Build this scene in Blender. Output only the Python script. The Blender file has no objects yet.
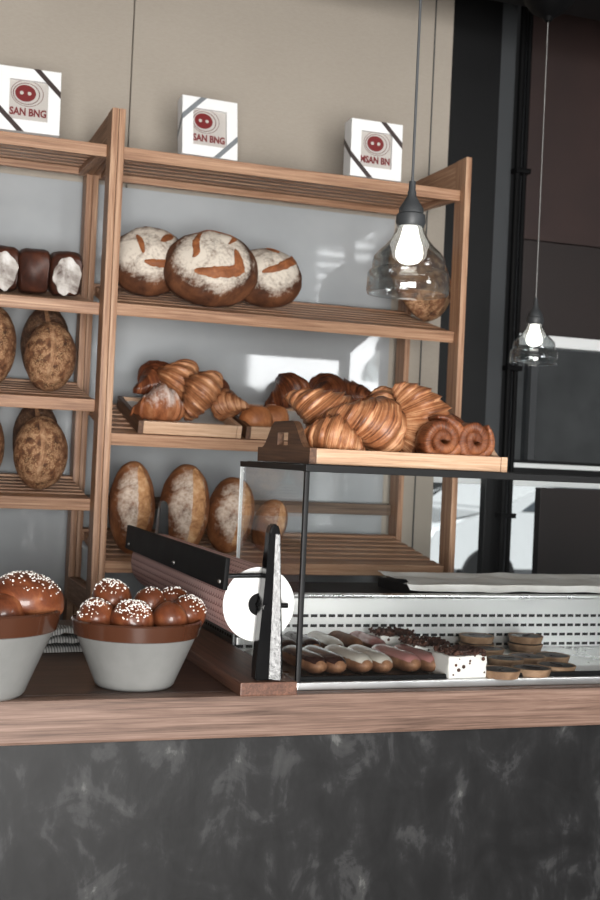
import bpy, bmesh, math, random
from mathutils import Vector, Matrix, Euler, noise
R = math.radians
S = bpy.context.scene
COL = S.collection
random.seed(7)

# ------------------------------------------------------------------ camera
FPX = 1210.0
YAW, ROLL, PITCH, EYE = R(19.4), R(2.58), R(0.43), 1.40
fw = Vector((math.sin(YAW)*math.cos(PITCH), math.cos(YAW)*math.cos(PITCH), math.sin(PITCH)))
r0 = Vector((math.cos(YAW), -math.sin(YAW), 0)); u0 = r0.cross(fw)
rt = r0*math.cos(ROLL) + u0*math.sin(ROLL); up = -r0*math.sin(ROLL) + u0*math.cos(ROLL)
CAM = Vector((0, 0, EYE))
cd = bpy.data.cameras.new('camera'); co = bpy.data.objects.new('camera', cd); COL.objects.link(co)
M = Matrix.Identity(4)
for i in range(3):
    M[i][0], M[i][1], M[i][2], M[i][3] = rt[i], up[i], -fw[i], CAM[i]
co.matrix_world = M
cd.sensor_fit = 'VERTICAL'; cd.sensor_height = 36; cd.sensor_width = 24; cd.lens = FPX/900*36
cd.clip_start = 0.05; cd.clip_end = 200
cd.dof.use_dof = True; cd.dof.focus_distance = 2.02; cd.dof.aperture_fstop = 8.0
S.camera = co
S.view_settings.view_transform = 'Standard'; S.view_settings.look = 'None'
S.view_settings.gamma = 1; S.view_settings.exposure = 0.22; S.view_settings.use_curve_mapping = False

# ------------------------------------------------------------------ world, lights
W = bpy.data.worlds.new('world'); S.world = W; W.use_nodes = True
bg = W.node_tree.nodes['Background']; bg.inputs[0].default_value = (1.0, 1.0, 1.0, 1); bg.inputs[1].default_value = 0.12

def area(name, loc, target, sx, sy, power, color=(1, 1, 1)):
    l = bpy.data.lights.new(name, 'AREA'); l.shape = 'RECTANGLE'; l.size = sx; l.size_y = sy
    l.energy = power; l.color = color
    o = bpy.data.objects.new(name, l); COL.objects.link(o); o.location = loc
    o.rotation_euler = (Vector(target)-Vector(loc)).to_track_quat('-Z', 'Y').to_euler()
    return o
area('shopfront_daylight', (-0.1, -2.2, 1.05), (0.9, 2.7, 1.6), 1.6, 1.5, 262, (1.0, 0.985, 0.96))
area('blind_window_daylight', (2.2, -.70, 2.36), (2.2, 1, 2.36), 1.9, 1.24, 120, (0.97, 0.99, 1.0))
sl = bpy.data.lights.new('sun', 'SUN'); sl.energy = 9; sl.angle = R(1); sl.color = (1, .97, .92)
so = bpy.data.objects.new('sun', sl); COL.objects.link(so); so.rotation_euler = Vector((.55, .62, -.62)).to_track_quat('-Z', 'Y').to_euler()

# ------------------------------------------------------------------ pixel helpers (used to read real positions off the photo)
def ray(x, y): return fw + rt*((x-300)/FPX) - up*((y-450)/FPX)
def onY(x, y, Y): d = ray(x, y); return CAM + d*(Y/d.y)
def onZ(x, y, Z): d = ray(x, y); return CAM + d*((Z-EYE)/d.z)
def onX(x, y, X): d = ray(x, y); return CAM + d*(X/d.x)
def onD(x, y, D): return CAM + ray(x, y)*D

# ------------------------------------------------------------------ materials
def new_mat(name):
    m = bpy.data.materials.new(name); m.use_nodes = True
    nt = m.node_tree; b = nt.nodes['Principled BSDF']
    return m, nt, b
def lin(c):
    return tuple((v/12.92 if v <= .04045 else ((v+.055)/1.055)**2.4) for v in [q/255 for q in c]) + (1,)
def plain(name, rgb, rough=.5, metal=0, spec=.5, coat=0):
    m, nt, b = new_mat(name)
    b.inputs['Base Color'].default_value = lin(rgb); b.inputs['Roughness'].default_value = rough
    b.inputs['Metallic'].default_value = metal; b.inputs['Specular IOR Level'].default_value = spec
    b.inputs['Coat Weight'].default_value = coat
    # a faint unevenness so that the surface is not dead flat
    n = nt.nodes.new('ShaderNodeTexNoise'); n.inputs['Scale'].default_value = 14; n.inputs['Detail'].default_value = 4
    tc = nt.nodes.new('ShaderNodeTexCoord'); nt.links.new(tc.outputs['Object'], n.inputs['Vector'])
    mr = nt.nodes.new('ShaderNodeMapRange'); mr.inputs[3].default_value = max(0, rough-.06); mr.inputs[4].default_value = min(1, rough+.06)
    nt.links.new(n.outputs['Fac'], mr.inputs[0]); nt.links.new(mr.outputs[0], b.inputs['Roughness'])
    return m
def ramp(nt, fac, stops):
    r = nt.nodes.new('ShaderNodeValToRGB')
    while len(r.color_ramp.elements) < len(stops): r.color_ramp.elements.new(.5)
    for e, (p, c) in zip(r.color_ramp.elements, stops): e.position = p; e.color = lin(c)
    nt.links.new(fac, r.inputs[0]); return r
def coords(nt, scale=(1, 1, 1), out='Object', loc=(0, 0, 0)):
    tc = nt.nodes.new('ShaderNodeTexCoord'); mp = nt.nodes.new('ShaderNodeMapping')
    mp.inputs['Scale'].default_value = scale; mp.inputs['Location'].default_value = loc
    nt.links.new(tc.outputs[out], mp.inputs[0]); return mp.outputs[0]
def tex_noise(nt, vec, scale, detail=5, rough=.6, dist=0):
    n = nt.nodes.new('ShaderNodeTexNoise'); nt.links.new(vec, n.inputs['Vector'])
    n.inputs['Scale'].default_value = scale; n.inputs['Detail'].default_value = detail
    n.inputs['Roughness'].default_value = rough; n.inputs['Distortion'].default_value = dist
    return n.outputs['Fac']
def bump(nt, b, h, strength=.3, dist=.002):
    n = nt.nodes.new('ShaderNodeBump'); n.inputs['Strength'].default_value = strength; n.inputs['Distance'].default_value = dist
    nt.links.new(h, n.inputs['Height']); nt.links.new(n.outputs[0], b.inputs['Normal'])
def math_node(nt, op, a, bb=None, c=None):
    n = nt.nodes.new('ShaderNodeMath'); n.operation = op
    for i, v in enumerate((a, bb, c)):
        if v is None: continue
        if isinstance(v, (int, float)): n.inputs[i].default_value = v
        else: nt.links.new(v, n.inputs[i])
    return n.outputs[0]
def mixc(nt, fac, a, bb):
    n = nt.nodes.new('ShaderNodeMix'); n.data_type = 'RGBA'
    if isinstance(fac, (int, float)): n.inputs[0].default_value = fac
    else: nt.links.new(fac, n.inputs[0])
    for i, v in ((6, a), (7, bb)):
        if isinstance(v, tuple): n.inputs[i].default_value = lin(v)
        else: nt.links.new(v, n.inputs[i])
    return n.outputs[2]

def wood(name, dark, mid, light, axis='x', rough=.5, spec=.4, grain=1.0):
    m, nt, b = new_mat(name)
    st = {'x': (.9, 38, 38), 'y': (38, .9, 38), 'z': (38, 38, .9)}[axis]
    st = tuple(s*grain for s in st)
    v = coords(nt, st)
    n1 = tex_noise(nt, v, 3.0, 7, .7, .8)
    st2 = tuple(s*4 for s in st)
    n2 = tex_noise(nt, coords(nt, st2), 3.0, 3, .6, .2)
    mix = math_node(nt, 'ADD', math_node(nt, 'MULTIPLY', n1, .72), math_node(nt, 'MULTIPLY', n2, .28))
    r = ramp(nt, mix, [(.34, dark), (.5, mid), (.66, light)])
    nt.links.new(r.outputs[0], b.inputs['Base Color'])
    b.inputs['Roughness'].default_value = rough; b.inputs['Specular IOR Level'].default_value = spec
    bump(nt, b, mix, .25, .001)
    return m
PINE = ((104, 72, 52), (160, 120, 92), (198, 162, 132))
wood_x = wood('pine_along_x', *PINE, 'x'); wood_y = wood('pine_along_y', *PINE, 'y'); wood_z = wood('pine_along_z', *PINE, 'z')
TRAYC = ((150, 112, 84), (196, 160, 130), (220, 192, 166))
tray_x = wood('beech_along_x', *TRAYC, 'x'); tray_y = wood('shaded_tray_end', (60, 40, 28), (92, 64, 46), (120, 86, 62), 'y')  # darker wood paints the shade on the trays' left ends
dark_x = wood('dark_rail_wood', (62, 48, 38), (94, 76, 62), (124, 104, 88), 'x')  # browner and darker than the rack pine
top_x = wood('oak_worktop', (40, 28, 23), (70, 50, 40), (100, 74, 60), 'x', .38, .5)
nose_x = wood('oak_worktop_edge', (72, 54, 45), (116, 92, 80), (146, 121, 108), 'x', .5, .3, 1.0)
board_y = wood('walnut_cutter_base', (58, 36, 28), (96, 64, 50), (124, 86, 68), 'y', .45)

white_card = plain('white_card', (236, 236, 236), .55)
black_matte = plain('black_matte', (8, 8, 9), .6, 0, .12)
black_steel = plain('black_painted_steel', (13, 13, 14), .5, 0, .3)
grey_steel = plain('grey_painted_steel', (62, 64, 66), .55, 0, .3)
steel = plain('brushed_steel', (208, 208, 206), .28, 1)
alu = plain('aluminium', (200, 200, 200), .35, 1)
dark_rubber = plain('dark_grey_bakelite', (52, 54, 56), .5)
fabric_cord = plain('grey_cord', (70, 72, 74), .7)
light_cord = plain('pale_cord', (150, 150, 148), .7)
paper = plain('white_paper', (238, 238, 236), .8)
red_ink = plain('red_ink', (122, 20, 24), .6)
brown_ink = plain('brown_red_ink', (96, 34, 30), .6)
grey_ink = plain('grey_print', (206, 200, 194), .6)
ribbon_dark = plain('dark_ribbon', (58, 46, 44), .4)
ribbon_grey = plain('grey_ribbon', (122, 126, 130), .4)
white_trim = plain('white_painted_frame', (226, 228, 228), .5)

black_iron = plain('black_enamel', (7, 7, 8), .2, 0, .4, .1)
cast_iron = plain('hammered_black_iron', (9, 9, 10), .24, 0, .5, .2)
_nt = cast_iron.node_tree; bump(_nt, _nt.nodes['Principled BSDF'], tex_noise(_nt, coords(_nt), 150, 4), .6, .002)
def concrete():
    m, nt, b = new_mat('dark_trowelled_plaster')
    v = coords(nt)
    a = tex_noise(nt, v, 10.0, 10, .62, 1.0)
    mp = coords(nt, (1.9, 1, .8), loc=(3, 1, 2)); mp.node.inputs['Rotation'].default_value = (0, R(48), 0)
    c = tex_noise(nt, mp, 10, 8, .6, .4)
    mx = math_node(nt, 'ADD', math_node(nt, 'MULTIPLY', a, .5), math_node(nt, 'MULTIPLY', c, .5))
    r = ramp(nt, mx, [(.40, (15, 15, 16)), (.51, (24, 24, 25)), (.545, (31, 31, 32)), (.565, (44, 44, 45)), (.61, (54, 54, 54)), (.64, (84, 84, 83)), (.72, (110, 110, 109))])
    nt.links.new(r.outputs[0], b.inputs['Base Color']); b.inputs['Roughness'].default_value = .5
    b.inputs['Specular IOR Level'].default_value = .3
    bump(nt, b, mx, .3, .003); return m
plaster = concrete()
def wallpaper():
    m, nt, b = new_mat('beige_woven_wallcover')
    n = tex_noise(nt, coords(nt, (60, 60, 400)), 1.5, 3); n2 = tex_noise(nt, coords(nt), 1.1, 3)
    mx = math_node(nt, 'ADD', math_node(nt, 'MULTIPLY', n, .35), math_node(nt, 'MULTIPLY', n2, .65))
    r = ramp(nt, mx, [(.3, (158, 148, 136)), (.7, (178, 169, 157))])
    nt.links.new(r.outputs[0], b.inputs['Base Color']); b.inputs['Roughness'].default_value = .85
    bump(nt, b, n, .15, .001); return m
wallcover = wallpaper()
def blue_panel():
    m, nt, b = new_mat('blue_grey_gloss_panel')
    n = tex_noise(nt, coords(nt), 3, 4)
    r = ramp(nt, n, [(.3, (158, 162, 165)), (.7, (172, 175, 177))])
    nt.links.new(r.outputs[0], b.inputs['Base Color']); b.inputs['Roughness'].default_value = .05
    b.inputs['Specular IOR Level'].default_value = .5; return m
panel_m = blue_panel()

def thin_glass(name, tint=(250, 252, 252), ior=1.45, rough=.0):
    m = bpy.data.materials.new(name); m.use_nodes = True; nt = m.node_tree
    for n in list(nt.nodes): nt.nodes.remove(n)
    o = nt.nodes.new('ShaderNodeOutputMaterial'); o.name = 'Material Output'; mx = nt.nodes.new('ShaderNodeMixShader')
    t = nt.nodes.new('ShaderNodeBsdfTransparent'); t.inputs[0].default_value = lin(tint)
    g = nt.nodes.new('ShaderNodeBsdfGlossy'); g.inputs['Roughness'].default_value = rough
    f = nt.nodes.new('ShaderNodeFresnel'); ge = nt.nodes.new('ShaderNodeNewGeometry')   # same reflectance on both faces of the pane
    mr = nt.nodes.new('ShaderNodeMapRange'); mr.inputs[3].default_value = ior; mr.inputs[4].default_value = 1/ior
    nt.links.new(ge.outputs['Backfacing'], mr.inputs[0]); nt.links.new(mr.outputs[0], f.inputs[0])
    nt.links.new(f.outputs[0], mx.inputs[0]); nt.links.new(t.outputs[0], mx.inputs[1]); nt.links.new(g.outputs[0], mx.inputs[2])
    nt.links.new(mx.outputs[0], o.inputs[0]); return m
glass = thin_glass('case_glass', (252, 253, 253), 1.3)
win_glass = thin_glass('window_glass', (225, 228, 230), 1.45)
film = thin_glass('clear_film', (250, 250, 250), 1.3)
def shade_glass():
    m = thin_glass('moulded_clear_glass', (240, 242, 242), 1.6, .03); nt = m.node_tree
    o = nt.nodes['Material Output']; old = o.inputs[0].links[0].from_socket
    mx = nt.nodes.new('ShaderNodeMixShader'); mx.inputs[0].default_value = .08
    g = nt.nodes.new('ShaderNodeBsdfGlass'); g.inputs['Roughness'].default_value = .03; g.inputs['IOR'].default_value = 1.45
    nt.links.new(old, mx.inputs[1]); nt.links.new(g.outputs[0], mx.inputs[2]); nt.links.new(mx.outputs[0], o.inputs[0])
    return m
glass_shade = shade_glass()
def emit(name, col, s):
    m, nt, b = new_mat(name); b.inputs['Emission Color'].default_value = lin(col); b.inputs['Emission Strength'].default_value = s
    b.inputs['Base Color'].default_value = lin(col); return m
bulb_m = emit('lit_bulb', (255, 250, 240), 4)

def crust(name, dark, mid, light, flour=0.0, scale=18, rough=.6, seedy=0.0, flourcol=(226, 218, 206), zlo=-1, zhi=0):
    """Baked crust: browning by noise, flour lying in patches where it was dusted (local up side)."""
    m, nt, b = new_mat(name)
    v = coords(nt)
    n = tex_noise(nt, v, scale, 6, .65, .4)
    r = ramp(nt, n, [(.3, dark), (.5, mid), (.7, light)])
    c = r.outputs[0]
    h = n
    if seedy:
        vo = nt.nodes.new('ShaderNodeTexVoronoi'); vo.inputs['Scale'].default_value = 330; nt.links.new(v, vo.inputs['Vector'])
        sm = ramp(nt, vo.outputs['Distance'], [(.25, (255, 255, 255)), (.5, (0, 0, 0))])
        rn = tex_noise(nt, v, 26, 3)
        fac = math_node(nt, 'MULTIPLY', math_node(nt, 'MULTIPLY', sm.outputs[0], seedy), math_node(nt, 'GREATER_THAN', rn, .47))
        c = mixc(nt, fac, c, (206, 170, 128)); h = math_node(nt, 'ADD', n, math_node(nt, 'MULTIPLY', sm.outputs[0], .5))
    if flour:
        fn = tex_noise(nt, v, 15, 10, .78, .7); ff = tex_noise(nt, v, 130, 3, .6)
        sx = nt.nodes.new('ShaderNodeSeparateXYZ'); nt.links.new(v, sx.inputs[0])
        mr = nt.nodes.new('ShaderNodeMapRange'); mr.inputs[1].default_value = zlo; mr.inputs[2].default_value = zhi
        nt.links.new(sx.outputs[2], mr.inputs[0])
        q = math_node(nt, 'ADD', math_node(nt, 'MULTIPLY', fn, .8), math_node(nt, 'MULTIPLY', ff, .25))
        q = math_node(nt, 'ADD', q, math_node(nt, 'SUBTRACT', math_node(nt, 'MULTIPLY', mr.outputs[0], .62), 1.0-flour*.62))
        fr = ramp(nt, q, [(.36, (0, 0, 0)), (.56, (255, 255, 255))])
        c = mixc(nt, math_node(nt, 'MULTIPLY', fr.outputs[0], .9), c, flourcol)
    nt.links.new(c, b.inputs['Base Color']); b.inputs['Roughness'].default_value = rough; b.inputs['Specular IOR Level'].default_value = .3
    bump(nt, b, h, .5, .003)
    return m
crust_boule = crust('floured_boule_crust', (48, 28, 19), (92, 56, 36), (126, 80, 52), .64, 16, .75, 0, (222, 212, 198), .02, .09)
crust_score = crust('scored_crust', (104, 60, 34), (140, 84, 50), (170, 110, 70), 0, 40)
crust_bat = crust('batard_crust', (74, 42, 26), (134, 84, 52), (176, 122, 82), .60, 14, .7, 0, (216, 200, 184), .0, .09)
crust_open = crust('open_crumb_crust', (132, 84, 50), (190, 140, 96), (222, 184, 144), 0, 42)
crust_seed = crust('seeded_crust', (50, 31, 22), (122, 82, 56), (186, 146, 112), 0, 52, .75, .7)
seed_split = crust('seeded_split', (104, 70, 48), (152, 112, 82), (192, 156, 122), 0, 46, .75, .4)
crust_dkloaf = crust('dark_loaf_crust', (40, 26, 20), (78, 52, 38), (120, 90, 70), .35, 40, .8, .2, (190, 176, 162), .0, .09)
crust_dark = crust('dark_pan_crust', (38, 22, 17), (66, 36, 26), (92, 52, 36), 0, 14, .5)
flour_patch = crust('flour_patch', (66, 38, 28), (190, 184, 178), (232, 230, 228), 0, 16, .85)
brioche_m = crust('glazed_brioche', (66, 32, 19), (112, 60, 36), (164, 104, 68), 0, 15, .38)
brioche_m.node_tree.nodes['Principled BSDF'].inputs['Coat Weight'].default_value = .2
sugar = plain('pearl_sugar', (240, 236, 230), .5)
eclair_m = crust('choux', (72, 46, 32), (108, 74, 52), (140, 102, 74), 0, 22)
choc_gl = plain('chocolate_glaze', (44, 26, 22), .2, 0, .6); white_gl = plain('pale_fondant', (176, 170, 160), .25)
pink_gl = plain('pink_fondant', (150, 104, 100), .25); cream = plain('whipped_cream', (212, 209, 204), .6)
crumb = crust('chocolate_crumbs', (30, 18, 14), (62, 38, 30), (92, 60, 46), 0, 60)
tart_sh = crust('tart_pastry', (84, 64, 48), (122, 96, 74), (150, 124, 100), 0, 30)
tart_fill = plain('dark_ganache', (34, 27, 25), .5, 0, .3)
def layered(name, dark, mid, light, rough=.4):
    m, nt, b = new_mat(name)
    v = coords(nt, (60, 2.2, 1), 'UV'); n = tex_noise(nt, v, 1.0, 5, .6, .8)
    n2 = tex_noise(nt, coords(nt), 22, 5, .6)
    at = nt.nodes.new('ShaderNodeAttribute'); at.attribute_name = 'toast'    # edges of the layers bake darker
    mx = math_node(nt, 'ADD', math_node(nt, 'MULTIPLY', n, .55), math_node(nt, 'MULTIPLY', n2, .45))
    mx = math_node(nt, 'ADD', mx, math_node(nt, 'SUBTRACT', .05, math_node(nt, 'MULTIPLY', at.outputs['Fac'], .12)))
    r = ramp(nt, mx, [(.38, dark), (.5, mid), (.62, light)])
    nt.links.new(r.outputs[0], b.inputs['Base Color']); b.inputs['Roughness'].default_value = rough
    b.inputs['Specular IOR Level'].default_value = .45
    bump(nt, b, n, .7, .003); return m
pastry = layered('laminated_pastry', (88, 48, 28), (156, 100, 64), (208, 158, 118))
pastry_red = layered('dark_laminated_pastry', (52, 26, 17), (104, 56, 34), (160, 100, 64), .28)
pastry_sugar = crust('sugared_pastry', (92, 48, 26), (146, 88, 54), (186, 130, 92), .55, 22, .6, 0, (226, 214, 206), -.05, .06)

def ceramic():
    m, nt, b = new_mat('pale_stoneware')
    n = tex_noise(nt, coords(nt), 9, 5)
    r = ramp(nt, n, [(.3, (112, 112, 110)), (.7, (132, 132, 130))])
    nt.links.new(r.outputs[0], b.inputs['Base Color']); b.inputs['Roughness'].default_value = .35; return m
stone = ceramic()
glaze = plain('brown_glaze', (74, 43, 29), .16, 0, .6, .4)
def slotted():
    m, nt, b = new_mat('slotted_steel')
    sx = nt.nodes.new('ShaderNodeSeparateXYZ'); nt.links.new(coords(nt), sx.inputs[0])
    fx = math_node(nt, 'FRACT', math_node(nt, 'MULTIPLY', sx.outputs[0], 1/.0187))
    fz = math_node(nt, 'FRACT', math_node(nt, 'MULTIPLY', math_node(nt, 'ADD', sx.outputs[2], .6), 1/.0196))
    a = math_node(nt, 'LESS_THAN', fx, .74); c = math_node(nt, 'LESS_THAN', math_node(nt, 'ABSOLUTE', math_node(nt, 'SUBTRACT', fz, .5)), .15)
    z1 = math_node(nt, 'GREATER_THAN', sx.outputs[2], .0075); z2 = math_node(nt, 'LESS_THAN', sx.outputs[2], .0075+.0196*4)
    k = math_node(nt, 'MULTIPLY', math_node(nt, 'MULTIPLY', a, c), math_node(nt, 'MULTIPLY', z1, z2))
    nt.links.new(mixc(nt, k, (214, 214, 212), (6, 6, 6)), b.inputs['Base Color'])
    nt.links.new(math_node(nt, 'SUBTRACT', 1.0, k), b.inputs['Metallic'])
    n = tex_noise(nt, coords(nt), 9, 4); mr = nt.nodes.new('ShaderNodeMapRange'); mr.inputs[3].default_value = .34; mr.inputs[4].default_value = .5
    nt.links.new(n, mr.inputs[0]); nt.links.new(mr.outputs[0], b.inputs['Roughness']); return m
slot_m = slotted()
def scallops():
    m, nt, b = new_mat('scalloped_wrapping_paper')
    v = coords(nt, (1, 1, 1), 'UV')
    sx = nt.nodes.new('ShaderNodeSeparateXYZ'); nt.links.new(v, sx.inputs[0])
    row = math_node(nt, 'FLOOR', math_node(nt, 'MULTIPLY', sx.outputs[1], 30.0))
    fy = math_node(nt, 'FRACT', math_node(nt, 'MULTIPLY', sx.outputs[1], 30.0))
    off = math_node(nt, 'MULTIPLY', math_node(nt, 'MODULO', row, 2.0), .5)
    fx = math_node(nt, 'SUBTRACT', math_node(nt, 'FRACT', math_node(nt, 'ADD', math_node(nt, 'MULTIPLY', sx.outputs[0], 50.0), off)), .5)
    d = math_node(nt, 'SQRT', math_node(nt, 'ADD', math_node(nt, 'POWER', fx, 2.0), math_node(nt, 'POWER', fy, 2.0)))
    rg = math_node(nt, 'LESS_THAN', math_node(nt, 'ABSOLUTE', math_node(nt, 'SUBTRACT', d, .5)), .09)
    nt.links.new(mixc(nt, rg, (214, 176, 170), (150, 100, 96)), b.inputs['Base Color']); b.inputs['Roughness'].default_value = .6; return m
wrap = scallops()
def towel():
    m, nt, b = new_mat('grey_striped_cloth')
    w = nt.nodes.new('ShaderNodeTexWave'); w.inputs['Scale'].default_value = 60; w.inputs['Distortion'].default_value = 1.5; w.inputs['Detail'].default_value = 2
    nt.links.new(coords(nt, (1, .6, 1)), w.inputs['Vector'])
    r = ramp(nt, w.outputs['Fac'], [(.35, (92, 92, 92)), (.6, (158, 158, 156))])
    nt.links.new(r.outputs[0], b.inputs['Base Color']); b.inputs['Roughness'].default_value = .95; return m
towel_m = towel()
def stained(name, a, bb, scale, rough=.6):
    m, nt, b = new_mat(name); n = tex_noise(nt, coords(nt), scale, 5)
    r = ramp(nt, n, [(.35, a), (.65, bb)]); nt.links.new(r.outputs[0], b.inputs['Base Color']); b.inputs['Roughness'].default_value = rough; return m
parch = stained('baking_parchment', (218, 214, 208), (243, 242, 239), 10, .7)
shutter_red = stained('red_brown_board', (40, 26, 24), (50, 33, 30), 3, .6)
shutter_dk = stained('dark_brown_board', (28, 21, 20), (36, 26, 24), 3, .6)
asphalt = stained('asphalt', (84, 84, 86), (110, 110, 112), 4, .9)
facade_m = stained('grey_render', (30, 31, 32), (46, 47, 48), 1.2, .9)
floor_m = stained('dark_floor', (58, 54, 50), (80, 75, 70), 2, .5)
ceil_m = stained('grey_ceiling', (120, 118, 114), (130, 128, 124), 2, .9)
car_white = plain('white_car_paint', (226, 228, 230), .2, 0, .5, .8); car_glass = plain('dark_car_glass', (84, 90, 96), .08)  # car window grey is lightened to stand for reflected sky
tyre = plain('tyre_rubber', (24, 24, 25), .8)

# ------------------------------------------------------------------ mesh helpers
def link(name, me, mat, parent=None, loc=None):
    o = bpy.data.objects.new(name, me)
    if mat: me.materials.append(mat)
    COL.objects.link(o)
    if parent: o.parent = parent
    if loc is not None: o.location = loc
    return o
def finish(name, bm, mat, parent=None, smooth=True, origin=None, ang=25):
    """BM in local coordinates of PARENT (or, with ORIGIN, in world coordinates)."""
    if origin is not None: bmesh.ops.translate(bm, verts=bm.verts, vec=-Vector(origin))
    bmesh.ops.recalc_face_normals(bm, faces=bm.faces)
    me = bpy.data.meshes.new(name)
    if smooth:
        for f in bm.faces: f.smooth = True
        for e in bm.edges:
            if len(e.link_faces) == 2:
                g = e.calc_face_angle(0); aa, ab = (f.calc_area() for f in e.link_faces)
                if g > R(ang) or (ang <= 25 and g > R(8) and max(aa, ab) > 8*min(aa, ab)): e.smooth = False
    bm.to_mesh(me); bm.free()
    o = link(name, me, mat, parent)
    if origin is not None and parent is None: o.location = origin
    return o
def box(bm, x0, x1, y0, y1, z0, z1, bev=.002, mat=None):
    r = bmesh.ops.create_cube(bm, size=1)
    vs = r['verts']
    for v in vs:
        v.co = Vector(((x0+x1)/2+v.co.x*(x1-x0), (y0+y1)/2+v.co.y*(y1-y0), (z0+z1)/2+v.co.z*(z1-z0)))
    if bev:
        es = list({e for v in vs for e in v.link_edges})
        rr = bmesh.ops.bevel(bm, geom=es, offset=bev, segments=2, affect='EDGES', profile=.6)
        vs = list({v for f in rr['faces'] for v in f.verts} | {v for v in vs if v.is_valid})
    if mat is not None:
        for v in vs: v.co = mat @ v.co
    return vs
def bx(*a, **k): bm = bmesh.new(); box(bm, *a, **k); return bm
def lathe(prof, n=40, mat=None, bm=None):
    bm = bm or bmesh.new(); rings = []
    for (r, z) in prof:
        if r < 1e-5: rings.append([bm.verts.new((0, 0, z))])
        else: rings.append([bm.verts.new((r*math.cos(2*math.pi*i/n), r*math.sin(2*math.pi*i/n), z)) for i in range(n)])
    for a, b in zip(rings, rings[1:]):
        for i in range(n):
            j = (i+1) % n
            q = [a[i % len(a)], a[j % len(a)], b[j % len(b)], b[i % len(b)]]
            q = list(dict.fromkeys(q))
            if len(q) > 2: bm.faces.new(q)
    if mat is not None:
        for ring in rings:
            for v in ring: v.co = mat @ v.co
    return bm
def tube(bm, pts, r, n=10):
    pts = [Vector(p) for p in pts]; rings = []
    for i, p in enumerate(pts):
        t = (pts[min(i+1, len(pts)-1)]-pts[max(i-1, 0)]).normalized()
        a = t.orthogonal().normalized() if i == 0 else (a - t*a.dot(t)).normalized()
        c = t.cross(a)
        rings.append([bm.verts.new(p + (a*math.cos(2*math.pi*k/n)+c*math.sin(2*math.pi*k/n))*r) for k in range(n)])
    for A, B in zip(rings, rings[1:]):
        for k in range(n): bm.faces.new([A[k], A[(k+1) % n], B[(k+1) % n], B[k]])
    bm.faces.new(rings[0][::-1]); bm.faces.new(rings[-1])
def prism(bm, pts2, y0, y1, plane='xz', mat=None):
    f = {'xz': lambda a, b, c: (a, c, b), 'yz': lambda a, b, c: (c, a, b), 'xy': lambda a, b, c: (a, b, c)}[plane]
    A = [bm.verts.new(f(a, b, y0)) for a, b in pts2]; B = [bm.verts.new(f(a, b, y1)) for a, b in pts2]
    bm.faces.new(A); bm.faces.new(B[::-1])
    for i in range(len(A)):
        j = (i+1) % len(A); bm.faces.new([A[i], A[j], B[j], B[i]])
    if mat is not None:
        for v in A+B: v.co = mat @ v.co
def tag(o, label, cat, group=None, kind=None):
    o['label'] = label; o['category'] = cat
    if group: o['group'] = group
    if kind: o['kind'] = kind
    return o
def thing(name, label, cat, loc=(0, 0, 0), rot=(0, 0, 0), group=None):
    o = bpy.data.objects.new(name, None); COL.objects.link(o); o.empty_display_size = .05
    o.location = loc; o.rotation_euler = rot
    return tag(o, label, cat, group)
def struct(name, bm, mat, parent=None, smooth=True):
    o = finish(name, bm, mat, parent, smooth)
    if not parent: o['kind'] = 'structure'
    return o
def dup(root, loc, rot, label, scale=None):
    r = root.copy(); COL.objects.link(r); r.location = loc; r.rotation_euler = rot; r['label'] = label
    if scale is not None: r.scale = (scale,)*3
    for ch in list(root.children):
        c = ch.copy(); COL.objects.link(c); c.parent = r
        for g in list(ch.children):
            d = g.copy(); COL.objects.link(d); d.parent = c
    return r

# ================================================================== THE SETTING
CT = 1.018                                   # worktop height
WY = 3.34                                    # back wall
struct('floor', bx(-2.5, 3.2, -2.5, 3.6, -.05, 0, bev=0), floor_m)
struct('ceiling', bx(-2.5, 3.2, -2.5, 3.6, 3.0, 3.06, bev=0), ceil_m)
struct('wall_left', bx(-2.5, -2.4, -2.5, 3.6, 0, 3.0, bev=0), shutter_dk)
struct('wall_back', bx(-2.5, .628, WY, WY+.1, 0, 3.0, bev=.002), wallcover)
struct('wall_back', bx(.631, 1.612, WY, WY+.1, 0, 3.0, bev=.002), wallcover)
struct('trim_1', bx(-2.4, 1.44, WY-.012, WY, .3, 2.13, bev=.001), panel_m)           # glossy splash panel on the wall
bm = bmesh.new(); box(bm, 1.548, 1.551, WY-.004, WY, 0, 3.0, 0)
struct('trim_2', bm, grey_steel)
# dark steel return, grey column and storefront to the right
struct('trim_3', bx(1.612, 1.80, 3.38, 3.43, 1.40, 3.0), black_steel)
cxa, cxb = onY(485, 200, 3.44).x, onY(510, 200, 3.44).x
bm = bmesh.new(); box(bm, cxa, cxb, 3.44, 3.475, 1.372, 3.0, .004)
box(bm, cxa+.014, cxa+.02, 3.434, 3.442, 1.372, 3.0, .001)
struct('trim_4', bm, grey_steel)
struct('trim_5', bx(cxb-.035, cxb+.035, 3.455, 3.49, 0, 1.371, bev=.003), black_steel)
for i, (xa, rr) in enumerate(((1.897, .011), (1.922, .008))):
    bm = bmesh.new(); tube(bm, [(xa, 3.42, 0), (xa, 3.42, 3.0)], rr, 12)
    p = finish('conduit_pipe', bm, black_matte, origin=(xa, 3.42, 0))
    tag(p, ('thicker black conduit pipe running up beside the grey column', 'thinner black conduit pipe next to the window edge')[i], 'pipe', 'conduits by the column')
    for z in (1.25, 1.72, 2.35):
        finish('pipe_clip', bx(-.014, .014, -.02, .02, z-.008, z+.008), black_matte, p)
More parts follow.
